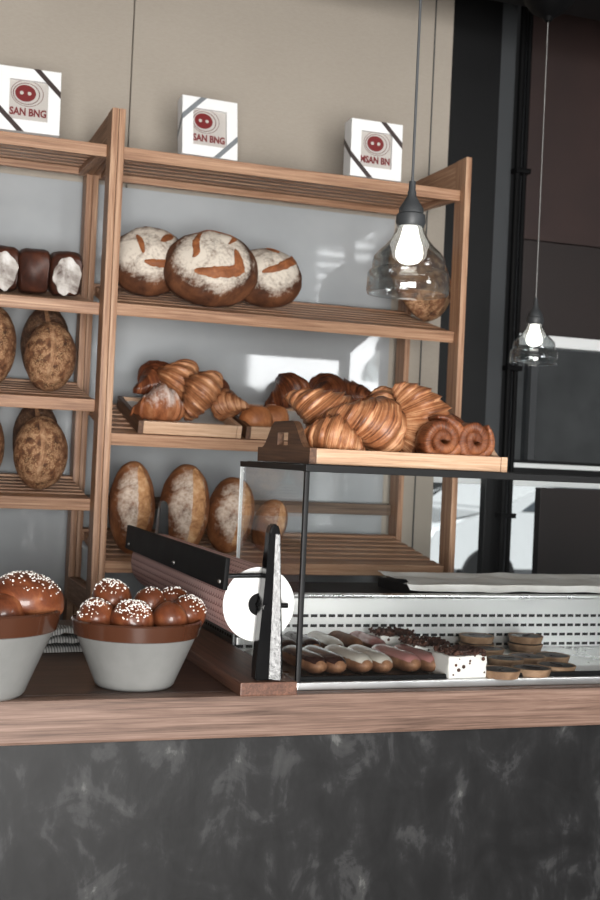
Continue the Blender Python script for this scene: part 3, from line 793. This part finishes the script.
rkp(cR, 'croissant', 287, 402, 3.10, (10, -25, 20), 'dark croissant showing above the front tray, leftmost of three', 'croissant', 1.1)
rkp(cR, 'croissant', 318, 402, 3.12, (10, 10, 80), 'dark croissant showing above the front tray, in the middle', 'croissant', 1.1)
rkp(cR, 'croissant', 349, 406, 3.10, (10, 20, 160), 'dark croissant showing above the front tray, rightmost of three', 'croissant', 1.1)

# ================================================================== PAPER CUTTER
bf = onZ(240, 697, CT)
BX0 = bf.x; BX1 = onZ(296, 695, CT).x; BY0 = bf.y
pc = thing('paper_cutter', 'black iron wrapping paper cutter on a walnut base board', 'paper cutter', ((BX0+BX1)/2, BY0, CT))
op = tuple(pc.location)
P = lambda n, bm, m, par=pc: finish(n, bm, m, par, origin=op)
P('base_board', bx(BX0, BX1, BY0, 2.70, CT+.0005, CT+.0225, bev=.002), board_y)
UX = onY(265, 684, BY0+.03).x
def upright(y0, y1, xc):
    bm = bmesh.new(); zb, zt2 = CT+.023, CT+.275
    wb, wt2 = .023, .0095
    prof = [(-wb, zb), (wb, zb), (wb*.98, zb+.02), (wt2*1.15, zt2-.05), (wt2, zt2-.012), (wt2*.5, zt2), (-wt2*.5, zt2), (-wt2, zt2-.012), (-wt2*1.15, zt2-.05), (-wb*.98, zb+.02)]
    prism(bm, [(xc+a, b) for a, b in prof], y0, y1, 'xz')
    bmesh.ops.bevel(bm, geom=list(bm.edges), offset=.0025, segments=2, affect='EDGES')
    return bm
def highlight_wedge_mesh(y0, xc):
    bm = bmesh.new(); zb, zt2 = CT+.023, CT+.275; wb, wt2 = .023, .0095
    # added wedge on the front, angled so its face catches a bright stripe
    A = [(-wb*.05, zb+.001), (wb*.82, zb+.001)]; B = [(-wt2*.05, zt2-.014), (wt2*.82, zt2-.016)]
    va = [bm.verts.new((xc+A[0][0], y0-.0002, A[0][1])), bm.verts.new((xc+A[1][0], y0-.007, A[1][1])), bm.verts.new((xc+A[1][0], y0-.0002, A[1][1]))]
    vb = [bm.verts.new((xc+B[0][0], y0-.0002, B[0][1])), bm.verts.new((xc+B[1][0], y0-.0035, B[1][1])), bm.verts.new((xc+B[1][0], y0-.0002, B[1][1]))]
    bm.faces.new([va[0], va[1], vb[1], vb[0]]); bm.faces.new([va[1], va[2], vb[2], vb[1]]); bm.faces.new(va); bm.faces.new(vb[::-1]); bm.faces.new([va[0], vb[0], vb[2], va[2]])
    bmesh.ops.bevel(bm, geom=list(bm.edges), offset=.0012, segments=2, affect='EDGES'); return bm
RC = onY(258, 604, BY0+.055)                      # centre of the roll's near end
upr = P('upright', upright(BY0+.012, BY0+.036, UX), black_iron); P('highlight_wedge', highlight_wedge_mesh(BY0+.012, UX), cast_iron, upr); P('upright', upright(2.645, 2.669, UX), black_iron)
RY0, RY1 = BY0+.05, 2.635
P('axle', (lambda b: (tube(b, [(RC.x, BY0+.005, RC.z), (RC.x, 2.675, RC.z)], .006, 12), b)[1])(bmesh.new()), black_iron)
for sx, zc in ((.030, RC.z),):
    b = bmesh.new(); tube(b, [(UX, BY0+.022, RC.z+.002), (UX+.03, BY0+.022, RC.z+.002)], .0045, 10); P('knob', b, black_iron)
b = bmesh.new(); tube(b, [(RC.x-.066, BY0+.03, RC.z+.048), (UX, BY0+.03, RC.z+.05)], .004, 10); P('bar_arm', b, black_iron)
b = bmesh.new(); tube(b, [(RC.x-.066, 2.655, RC.z+.048), (UX, 2.655, RC.z+.05)], .004, 10); P('bar_arm', b, black_iron)
# blade bar resting against the roll on its left upper side
ang = R(3)
Mb = Matrix.Translation((RC.x-.066, 0, RC.z+.052)) @ Matrix.Rotation(ang, 4, 'Y')
b = bmesh.new(); box(b, -.004, .004, BY0+.02, 2.66, -.026, .026, .0015, mat=Mb); bar = P('cutter_bar', b, black_matte)
for yy in (BY0+.04, 2.2, 2.62):
    b = bmesh.new(); bmesh.ops.create_uvsphere(b, u_segments=10, v_segments=6, radius=.004)
    for v in b.verts: v.co = Mb @ Vector((v.co.x-.004, v.co.y+yy, v.co.z-.014))
    P('screw', b, steel, bar)
# the roll of paper
pr_ = thing('paper_roll', 'roll of pink scallop patterned wrapping paper held in the cutter', 'paper roll', (RC.x, RY0, RC.z))
def rollmesh(rad, y0, y1, n=64):
    bm = bmesh.new(); uvl = bm.loops.layers.uv.new('UVMap')
    A = [bm.verts.new((rad*math.cos(2*math.pi*k/n), y0, rad*math.sin(2*math.pi*k/n))) for k in range(n)]
    B = [bm.verts.new((v.co.x, y1, v.co.z)) for v in A]
    for k in range(n):
        j = (k+1) % n; f = bm.faces.new([A[k], A[j], B[j], B[k]])
        for l, uv in zip(f.loops, ((0, k/n), (0, (k+1)/n), (1, (k+1)/n), (1, k/n))): l[uvl].uv = uv
    return bm
LR = RY1-RY0
finish('printed_paper', rollmesh(.0615, .001, LR-.001), wrap, pr_)
ring = lathe([(.014, 0), (.0612, 0), (.0612, .004), (.014, .004)], 64, Matrix.Rotation(R(-90), 4, 'X')); finish('paper_end', ring, paper, pr_)
finish('core', lathe([(.0065, -.0015), (.0185, -.0015), (.0185, .002), (.0065, .002), (.0065, -.0015)], 40, Matrix.Rotation(R(-90), 4, 'X')), black_matte, pr_)
ring = lathe([(.0065, 0), (.0612, 0), (.0612, .004), (.0065, .004)], 64, Matrix.Translation((0, LR-.004, 0)) @ Matrix.Rotation(R(-90), 4, 'X')); finish('paper_end', ring, paper, pr_)

# ================================================================== BOWLS OF BUNS
def bowl(px_, py_, sc, label, zs=1.08):
    p = onZ(px_, py_, CT); t = thing('stoneware_bowl', label, 'bowl', (p.x, p.y, CT+.0005), (0, 0, 0), 'brown rimmed stoneware bowls')
    s = sc
    finish('body', lathe([(0, 0), (.06*s, 0), (.0645*s, .004*s), (.068*s, .012*s), (.0975*s, .0765*s), (.091*s, .0765*s), (.060*s, .012*s), (0, .01*s)], 64), stone, t, ang=50).scale = (1, 1, zs)
    finish('glazed_rim', lathe([(.0975*s, .076*s), (.1015*s, .0775*s), (.1055*s, .095*s), (.1065*s, .0995*s), (.104*s, .102*s), (.099*s, .099*s), (.091*s, .0765*s)], 64), glaze, t, ang=50).scale = (1, 1, zs)
    return t
def bun(name, label, loc, rad, rot, seed, sugared, group):
    f = dome_surf(rad, rad*.97, rad*1.0, 2.0, seed, .006); t = loaf(name, label, 'bun', rad, rad*.97, rad*1.0, brioche_m, [], loc, rot, group, seed, .006, None, 2.0)
    if sugared:
        rnd = random.Random(seed); bm = bmesh.new()
        for i in range(int(sugared*1.5)):
            a = rnd.random()*2*math.pi; q = rnd.random()**.65*.84; u, v = q*math.cos(a), q*math.sin(a)
            p = f(u, v); s = .0006+.0008*rnd.random()
            Mq = Matrix.Translation(p+Vector((0, 0, s*.5))) @ Euler([rnd.random()*3 for _ in range(3)]).to_matrix().to_4x4()
            bmesh.ops.create_icosphere(bm, subdivisions=1, radius=s*1.25, matrix=Mq)
        o = finish('pearl_sugar', bm, sugar, t); o['kind'] = 'stuff'
    return t
b1 = bowl(134, 685, 1.0, 'brown rimmed stoneware bowl of sugared buns beside the paper cutter')
b2 = bowl(-27, 694, 1.2, 'larger brown rimmed bowl cut off by the left edge', 1.1)
GB = 'brioche buns in the bowl by the cutter'
bp = b1.location
def bn(x, y, dy, rad, rot, sug, label, seed):
    p = onY(x, y, bp.y+dy); return bun('brioche_bun', label, p, rad, [R(a) for a in rot], seed, sug, GB)
bn(131, 627, -.038, .036, (28, 0, 0), 120, 'largest bun, thick with pearl sugar, at the front of the bowl', 51)
bn(97, 623, -.010, .033, (20, -18, 0), 70, 'sugared bun at the left rim of the bowl', 52)
bn(168, 625, -.030, .030, (25, 10, 0), 0, 'plain shiny bun at the front right of the bowl', 53)
bn(184, 620, .005, .031, (15, 22, 0), 55, 'sugared bun at the right rim of the bowl', 54)
bn(112, 606, .035, .034, (10, -5, 0), 80, 'sugared bun topmost at the back left of the bowl', 55)
bn(149, 611, .035, .029, (8, 5, 0), 25, 'lightly sugared bun at the back middle of the bowl', 56)
bn(171, 608, .050, .027, (10, 10, 0), 25, 'small bun at the back right of the bowl', 57)
GB2 = 'brioche buns in the left bowl'
bq = b2.location
bun('brioche_bun', 'big sugared bun resting on the rim of the left bowl', onY(25, 608, bq.y-.012), .054, (R(10), R(10), 0), 61, 110, GB2).scale = (1.08, 1, .8)
bun('brioche_bun', 'bun at the left frame edge in the left bowl', onY(-50, 616, bq.y-.02), .046, (R(12), R(-10), 0), 62, 90, GB2)
bun('brioche_bun', 'small plain bun under the big one in the left bowl', onY(2, 622, bq.y-.045), .034, (R(20), R(6), 0), 63, 0, GB2)

# folded cloth behind the bowls
bm = bmesh.new(); NX, NY = 30, 12
cp = onZ(62, 652, CT)
for layer, (sx, sy, z0, rot) in enumerate(((.15, .09, .002, 6), (.14, .08, .013, -5), (.10, .07, .024, 12))):
    g = []; Mr = Matrix.Rotation(R(rot), 4, 'Z')
    for side in (0, 1):
        gg = [[bm.verts.new(Mr @ Vector((sx*(i/NX-.5), sy*(j/NY-.5), z0+(.009 if side else 0)*(1-abs(2*j/NY-1)**6)*(1-abs(2*i/NX-1)**8)+.004*noise.noise(Vector((i*.25, j*.3, layer)))*(layer > 0)+.006*math.sin(i/NX*3.1)*(layer))) ) for j in range(NY+1)] for i in range(NX+1)]
        for i in range(NX):
            for j in range(NY): bm.faces.new([gg[i][j], gg[i+1][j], gg[i+1][j+1], gg[i][j+1]])
        g.append(gg)
o = finish('folded_cloth', bm, towel_m); o.location = (cp.x, cp.y+.03, CT); tag(o, 'grey striped cloth folded on the worktop behind the bowls', 'cloth')

# ================================================================== PASTRIES IN THE CASE
def eclair_proto(gl, name):
    bm = bmesh.new(); uvl = bm.loops.layers.uv.new('UVMap'); L = .155; rings, us = [], []
    for i in range(33):
        s = -1+2*i/32; q = max(0, 1-abs(s)**6)**.5; r = .0182*q+.0008; c = Vector((0, s*L/2, .0162))
        rings.append([c+Vector((r*1.12*math.cos(2*math.pi*k/20), 0, r*.88*math.sin(2*math.pi*k/20))) + Vector((1, 0, 1))*wob(c+Vector((k*.1, 0, 0)), .0012, 30, 3) for k in range(20)]); us.append(i/32)
    loft(bm, rings, uvl, us)
    t = thing('eclair', name, 'eclair', (0, 0, 0), (0, 0, 0), 'eclairs in the display case')
    finish('choux', bm, eclair_m, t, ang=70)
    bm = bmesh.new(); rows = []
    for i in range(29):
        s = -.95+1.9*i/28; q = max(0, 1-abs(s)**6)**.5; row = []
        for k in range(11):
            a = R(25)+R(130)*k/10 + R(8)*noise.noise(Vector((i*.6, k, 1)))*(k in (0, 10))
            r = .0192*q+.0012*math.sin(math.pi*k/10)
            row.append(bm.verts.new((r*1.12*math.cos(a), s*L/2, .0162+r*.9*math.sin(a))))
        rows.append(row)
    for A, B in zip(rows, rows[1:]):
        for k in range(10): bm.faces.new([A[k], A[k+1], B[k+1], B[k]])
    finish('icing', bm, gl, t); return t
protos = {}
ecl = [('c', 317, 670, 'chocolate eclair nearest the corner post, front row'), ('c', 337, 670, 'second chocolate eclair from the corner post, front row'),
       ('w', 362, 669, 'pale iced eclair beside the chocolate eclairs, front row'), ('w', 384, 669, 'pale iced eclair next to the pink ones, front row'),
       ('p', 411, 668, 'pink iced eclair next to the pale ones, front row'), ('p', 432, 668, 'pink iced eclair beside the front cream slice'),
       ('c', 285, 652, 'chocolate eclair seen through the side glass, back row'), ('c', 306, 651, 'chocolate eclair behind the corner post, back row'),
       ('w', 330, 651, 'pale iced eclair in the back row, left one'), ('n', 348, 649, 'plain golden eclair raised in the back row'), ('p', 372, 650, 'pink iced eclair in the back row')]
for k, x, y, lab in ecl:
    y += 6 if y > 660 else 4
    p = onZ(x, y, FZ); back = y < 661
    loc = Vector((p.x, p.y + .072, FZ))
    if back: loc = Vector((p.x, p.y+.04, FZ))
    rot = (0, 0, R(5+random.uniform(-3, 3)))
    if k not in protos:
        protos[k] = eclair_proto({'c': choc_gl, 'w': white_gl, 'p': pink_gl, 'n': eclair_m}[k], lab); o = protos[k]; o.location = loc; o.rotation_euler = rot
    else: o = dup(protos[k], loc, rot, lab)
# cream slices with chocolate crumbs
def slice_(x, y, w, d, h, label, seed):
    p = onZ(x, y, FZ); t = thing('cream_slice', label, 'cake', (p.x, p.y+d/2, FZ+.0005), (0, 0, R(2)), 'cream slices in the display case')
    bm = bx(-w/2, w/2, -d/2, d/2, 0, h, bev=.004); bmesh.ops.subdivide_edges(bm, edges=bm.edges, cuts=3, use_grid_fill=True)
    for v in bm.verts:
        if v.co.z > .002: v.co += Vector((wob(v.co, .003, 40, seed), wob(v.co, .003, 40, seed+1), wob(v.co, .003, 40, seed+2)))
    finish('cream', bm, cream, t, ang=60)
    rnd = random.Random(seed); bm = bmesh.new()
    for i in range(int(w*d*80000)):
        c = Vector((rnd.uniform(-w/2, w/2)*1.02, rnd.uniform(-d/2, d/2)*1.02, h+rnd.uniform(0, .008)))
        bmesh.ops.create_icosphere(bm, subdivisions=1, radius=rnd.uniform(.002, .0045), matrix=Matrix.Translation(c) @ Euler([rnd.random()*3 for _ in range(3)]).to_matrix().to_4x4() @ Matrix.Diagonal((1, 1, .7, 1)))
    o = finish('crumb_topping', bm, crumb, t, smooth=False); o['kind'] = 'stuff'
    rnd = random.Random(seed+9); bm = bmesh.new()
    for i in range(9):
        bmesh.ops.create_icosphere(bm, subdivisions=1, radius=rnd.uniform(.0015, .004), matrix=Matrix.Translation((rnd.uniform(-w/2, w/2)*.9, -d/2-.0005, rnd.uniform(.004, h-.004))) @ Matrix.Diagonal((1, .4, 1, 1)))
    o = finish('chocolate_chips', bm, crumb, t); o['kind'] = 'stuff'
slice_(467, 679, .076, .065, .040, 'front cream slice topped with chocolate crumbs beside the pink eclair', 71)
slice_(431, 666, .074, .065, .036, 'middle cream slice topped with chocolate crumbs, behind the front one', 72)
slice_(398, 655, .074, .060, .036, 'rear cream slice topped with chocolate crumbs near the vent panel', 73)
# tarts
def tart_proto(label):
    t = thing('chocolate_tart', label, 'tart', (0, 0, 0), (0, 0, 0), 'chocolate tarts in the display case')
    finish('pastry_shell', lathe([(0, 0), (.027, 0), (.0305, .013), (.0295, .014), (.0275, .0115), (0, .0115)], 36), tart_sh, t, ang=40)
    finish('filling', lathe([(0.0278, .0112), (.026, .0132), (.014, .0138), (0, .0138)], 36), tart_fill, t)
    bm = bmesh.new(); prism(bm, [(-.012, -.003), (.012, -.003), (.014, .001), (0, .004), (-.014, .001)], .014, .0155, 'xy', Matrix.Rotation(.4, 4, 'Z') ); finish('chocolate_shard', bm, tart_fill, t); return t
tl = [(500, 672, 0, 'tart at the front beside the white cake block'), (505, 660, 0, 'tart in the second row beside the white cake block'),
      (531, 670, 0, 'tart lying at the front, second from the cake block'), (527, 658, 0, 'tart in the second row, in the middle of the tarts'),
      (556, 667, 0, 'tart at the right end of the front row'), (551, 657, 0, 'tart at the right end of the second row'),
      (486, 652, 0, 'tart in the third row just behind the cake block'), (476, 647, 0, 'bottom tart of the left stack near the vent panel'),
      (476, 647, 1, 'top tart of the left stack near the vent panel'), (525, 647, 0, 'bottom tart of the right stack near the vent panel'), (525, 647, 1, 'top tart of the right stack near the vent panel')]
tp = None
for x, y, lv, lab in tl:
    p = onZ(x, y+(5 if y > 655 else 3), FZ); loc = (p.x, p.y, FZ+.0005+lv*.016); rot = (0, 0, random.random()*6)
    if tp is None: tp = tart_proto(lab); tp.location = loc; tp.rotation_euler = rot; tp.scale = (1.18, 1.18, 1.0)
    else: dup(tp, loc, rot, lab)
# white sheet at right front
p = onZ(572, 672, FZ)
o = finish('serving_sheet', bx(-.11, .11, -.03, .045, 0, .002, bev=.0005), white_card); o.location = (p.x+.03, p.y+.005, FZ+.0005); tag(o, 'white sheet lying on the case floor at the right front', 'sheet')

# parchment covered baking tray on the rear deck
ty0 = 2.30; p0 = onY(404, 590, ty0); p1x = 1.72; zd = PZ+.0075
bt = thing('baking_tray', 'flat baking tray painted shadow black under crumpled parchment behind the case', 'tray', (1.3, ty0, zd))
finish('pan', bx(p0.x+.03-1.3, p1x-1.3, .0, .21, -.0145, .006, bev=.003), black_matte, bt)  # black colour stands in for the shadow below the parchment
bm = bmesh.new(); NX, NY = 60, 14; g = []
x0 = p0.x-1.3+.03
for i in range(NX+1):
    row = []
    for j in range(NY+1):
        a, b = i/NX, j/NY
        X = x0+(p1x-1.3-x0)*a - .02*(b < .2)*(a < .05) + .012*noise.noise(Vector((0, b*4, 0)))*(a < .05)
        Y = -.008+.225*b
        Z = .0115+.004*noise.noise(Vector((a*9, b*4, 2)))
        if j >= NY-2: Z += .004*(j-NY+3)/2
        if j == 0: Z -= .012
        if a < .08: Z += .003*(1-a/.08)
        row.append(bm.verts.new((X, Y, Z)))
    g.append(row)
for i in range(NX):
    for j in range(NY): bm.faces.new([g[i][j], g[i+1][j], g[i+1][j+1], g[i][j+1]])
o = finish('parchment', bm, parch); o.location = (1.3, ty0, zd); tag(o, 'crumpled white baking parchment lying on the baking tray', 'paper')

# ================================================================== GIFT BOXES
def text_mesh(body, size, mat, parent, M_, width, name='lettering', ext=.0004):
    c = bpy.data.curves.new('t', 'FONT'); c.body = body; c.size = size; c.align_x = 'CENTER'; c.extrude = ext; c.resolution_u = 3; c.offset = .0006
    to = bpy.data.objects.new('t', c); COL.objects.link(to)
    me = bpy.data.meshes.new_from_object(to.evaluated_get(bpy.context.evaluated_depsgraph_get()))
    bpy.data.objects.remove(to); bpy.data.curves.remove(c)
    xs = [v.co.x for v in me.vertices]; k = width/(max(xs)-min(xs)); me.transform(Matrix.Diagonal((k, min(k*1.25, k*1.25), 1, 1)))
    me.transform(M_); me.materials.clear(); return link(name, me, mat, parent)
FR = Matrix.Rotation(R(90), 4, 'X')          # XY drawing -> upright, facing -Y
def gift_box(loc, w, h, d, rot, label, ribbon, corners, text, off):
    t = thing('gift_box', label, 'box', loc, rot, 'gift boxes on the rack top')
    bm = bmesh.new(); b = .0235*w/.12
    box(bm, -w/2, w/2, 0, .012, 0, b, .0006); box(bm, -w/2, w/2, 0, .012, h-b, h, .0006)
    box(bm, -w/2, -w/2+b, 0, .012, b, h-b, 0); box(bm, w/2-b, w/2, 0, .012, b, h-b, 0)
    box(bm, -w/2, w/2, .012, d, 0, h, .0006); finish('carton', bm, white_card, t)
    finish('clear_window', bx(-w/2+b, w/2-b, .0015, .0022, b, h-b, bev=0), film, t)
    pr2 = finish('printed_bag', bx(-w/2+b, w/2-b, .010, .0118, b, h-b, bev=0), grey_ink, t)
    iw = w-2*b; cz = h-b-.30*(h-2*b)
    def disc(r1, r2, cx, cz_, y, m, n=32, name='print', sq=.85):
        bm = bmesh.new(); A = [bm.verts.new((cx+r2*math.cos(2*math.pi*k/n), y, cz_+sq*r2*math.sin(2*math.pi*k/n))) for k in range(n)]
        if r1 == 0: bm.faces.new(A)
        else:
            B = [bm.verts.new((cx+r1*math.cos(2*math.pi*k/n), y, cz_+sq*r1*math.sin(2*math.pi*k/n))) for k in range(n)]
            for k in range(n): bm.faces.new([A[k], A[(k+1) % n], B[(k+1) % n], B[k]])
        finish(name, bm, m, pr2)
    cx = off*iw
    disc(0, iw*.27, cx, cz, .0095, red_ink, name='red_disc')
    disc(iw*.33, iw*.35, cx+.002, cz-.001, .0093, brown_ink, name='ring'); disc(iw*.41, iw*.425, cx+.004, cz, .0091, brown_ink, name='ring')
    for s in (-1, 1): disc(0, iw*.05, cx+s*iw*.1, cz, .0088, grey_ink, 16, 'dot', 1)
    text_mesh(text, .2*iw, red_ink, pr2, Matrix.Translation((0, .0088, b+.14*(h-2*b))) @ FR, iw*.95)
    for cxs, czs in corners:                  # ribbon bands across two corners
        bm = bmesh.new(); L = .33*w; wd = .085*w
        X0, Z0 = cxs*w/2, (h if czs > 0 else 0)
        pts = [(X0-cxs*L, Z0), (X0-cxs*(L+wd*1.3), Z0), (X0, Z0-czs*(L+wd*1.3)), (X0, Z0-czs*L)]
        prism(bm, pts, -.0012, -.0002, 'xz')
        if cxs < 0:                           # goes on round the visible left side
            za = Z0-czs*L; zb = Z0-czs*(L+wd*1.3); k = -czs
            prism(bm, [(-.001, za), (-.001, zb), (d, zb+k*d*.9), (d, za+k*d*.9)], -w/2-.001, -w/2-.0002, 'yz')
        finish('ribbon', bm, ribbon, t)
    return t
zt2, rr2 = SH['top']
def topz(y, rise=.02): return 2.1373+(y-FY-.025)*rise/(BY+.025-FY)
def on_top(x, Y): return onY(x, 165, Y).x
Yb = FY+.035
p = onY(350, 173, Yb); q = onY(401, 178, Yb); w3 = q.x-p.x
on_main(gift_box(((p.x+q.x)/2, Yb, topz(Yb)+.002), w3, .150, .05, (R(-1), 0, 0), 'white gift box with brown ribbons, rightmost on the rack top', ribbon_dark, ((1, 1), (-1, -1)), 'MSAN BN', .0), 'top')
p = onY(181, 152, Yb+.03); q = onY(237, 158, Yb+.03)
on_main(gift_box(((p.x+q.x)/2, Yb+.02, topz(Yb+.03)+.002), q.x-p.x, .153, .04, (R(-8), 0, R(3)), 'white gift box with thin grey ribbons, in the middle of the rack top', ribbon_grey, ((-1, 1), (1, -1)), 'SAN BNG', -.16), 'top')
q = onY(59, 136, Yb+.04)
on_left(gift_box((q.x-.076, Yb+.03, 2.1475), .15, .158, .045, (R(-6), 0, R(-2)), 'white gift box with striped ribbon on the left rack, cut by the edge', ribbon_dark, ((1, 1), (-1, -1)), 'SAN BNG', -.08), 'top')

# ================================================================== PENDANT LAMPS
finish('ceiling_beam', bx(-2.4, 3.2, 2.72, 2.92, 2.66, 3.0, bev=.004), black_steel)['kind'] = 'structure'
def pendant(xp, ytop, yb, D, label, ztop, cord_m, s=1.0, power=4):
    top = onD(xp, ytop, D); bot = onD(xp, yb, D)
    H = (top-bot).length                     # from the rim to where the cord enters
    t = thing('pendant_lamp', label, 'lamp', (top.x, top.y, bot.z), (0, 0, 0), 'glass pendant lamps over the counter')
    k = H/.205
    f = finish('lamp_holder', lathe([(.0028*k, .205*k), (.006*k, .204*k), (.0065*k, .188*k), (.008*k, .184*k), (.008*k, .178*k), (.0155*k, .165*k), (.022*k, .155*k), (.0225*k, .146*k), (.026*k, .143*k), (.027*k, .130*k), (.024*k, .122*k), (0, .122*k)], 40), dark_rubber, t, ang=40)
    outer = [(r*k, z*k) for r, z in ((.0245, .126), (.0275, .112), (.034, .099), (.045, .086), (.056, .076), (.0635, .067), (.0660, .057), (.0655, .045), (.0705, .0415), (.0740, .036), (.0745, .006), (.0725, 0))]
    inner = [(r-.0020*k, z) for r, z in reversed(outer)]
    finish('glass_shade', lathe(outer+inner+[outer[0]], 56), glass_shade, t, ang=40)
    finish('bulb', lathe([(0, .053*k), (.008*k, .055*k), (.017*k, .058*k), (.0235*k, .066*k), (.025*k, .075*k), (.0225*k, .088*k), (.017*k, .104*k), (.013*k, .122*k), (0, .124*k)], 28), bulb_m, t)
    zc = ztop-bot.z
    b = bmesh.new(); tube(b, [(0, 0, .203*k), (0, 0, zc-.02)], .0027*k*s, 8); finish('cord', b, cord_m, t)
    finish('ceiling_rose', lathe([(0, zc-.075), (.010, zc-.072), (.016, zc-.062), (.045, zc-.045), (.066, zc-.02), (.068, zc-.0005), (0, zc-.0005)], 40), black_matte, t)
    return t
pendant(412.5, 181, 295, 2.08, 'near clear glass pendant lamp in front of the rack', 3.0, fabric_cord)
pendant(536, 298, 364, 3.20, 'far clear glass pendant lamp in front of the window', 2.66, light_cord, .45)

# ================================================================== PARKED CAR OUTSIDE
car = thing('car', 'white car parked in the street outside the window', 'car', (6.95, 11.6, -.02), (0, 0, R(6)))
side = [(-2.1, .35), (-2.1, .62), (-1.95, .85), (-1.1, .98), (-.45, 1.40), (.7, 1.44), (1.5, 1.08), (2.05, 1.0), (2.12, .6), (2.1, .35)]
bm = bmesh.new(); prism(bm, side, -.85, .85, 'xz'); bmesh.ops.bevel(bm, geom=list(bm.edges), offset=.07, segments=3, affect='EDGES'); finish('body', bm, car_white, car)
bm = bmesh.new(); prism(bm, [(-.92, 1.0), (-.42, 1.33), (.05, 1.36), (.05, 1.0)], -.86, .86, 'xz'); finish('side_window', bm, car_glass, car)
bm = bmesh.new(); prism(bm, [(.13, 1.0), (.13, 1.36), (.66, 1.36), (1.2, 1.05)], -.86, .86, 'xz'); finish('side_window', bm, car_glass, car)
for x in (-1.3, 1.3):
    for y in (-.8, .8):
        finish('wheel', lathe([(0, -.1), (.2, -.1), (.31, -.09), (.32, 0), (.31, .09), (.2, .1), (0, .1)], 32, Matrix.Translation((x, y, .32)) @ Matrix.Rotation(R(90), 4, 'X')), tyre, car)
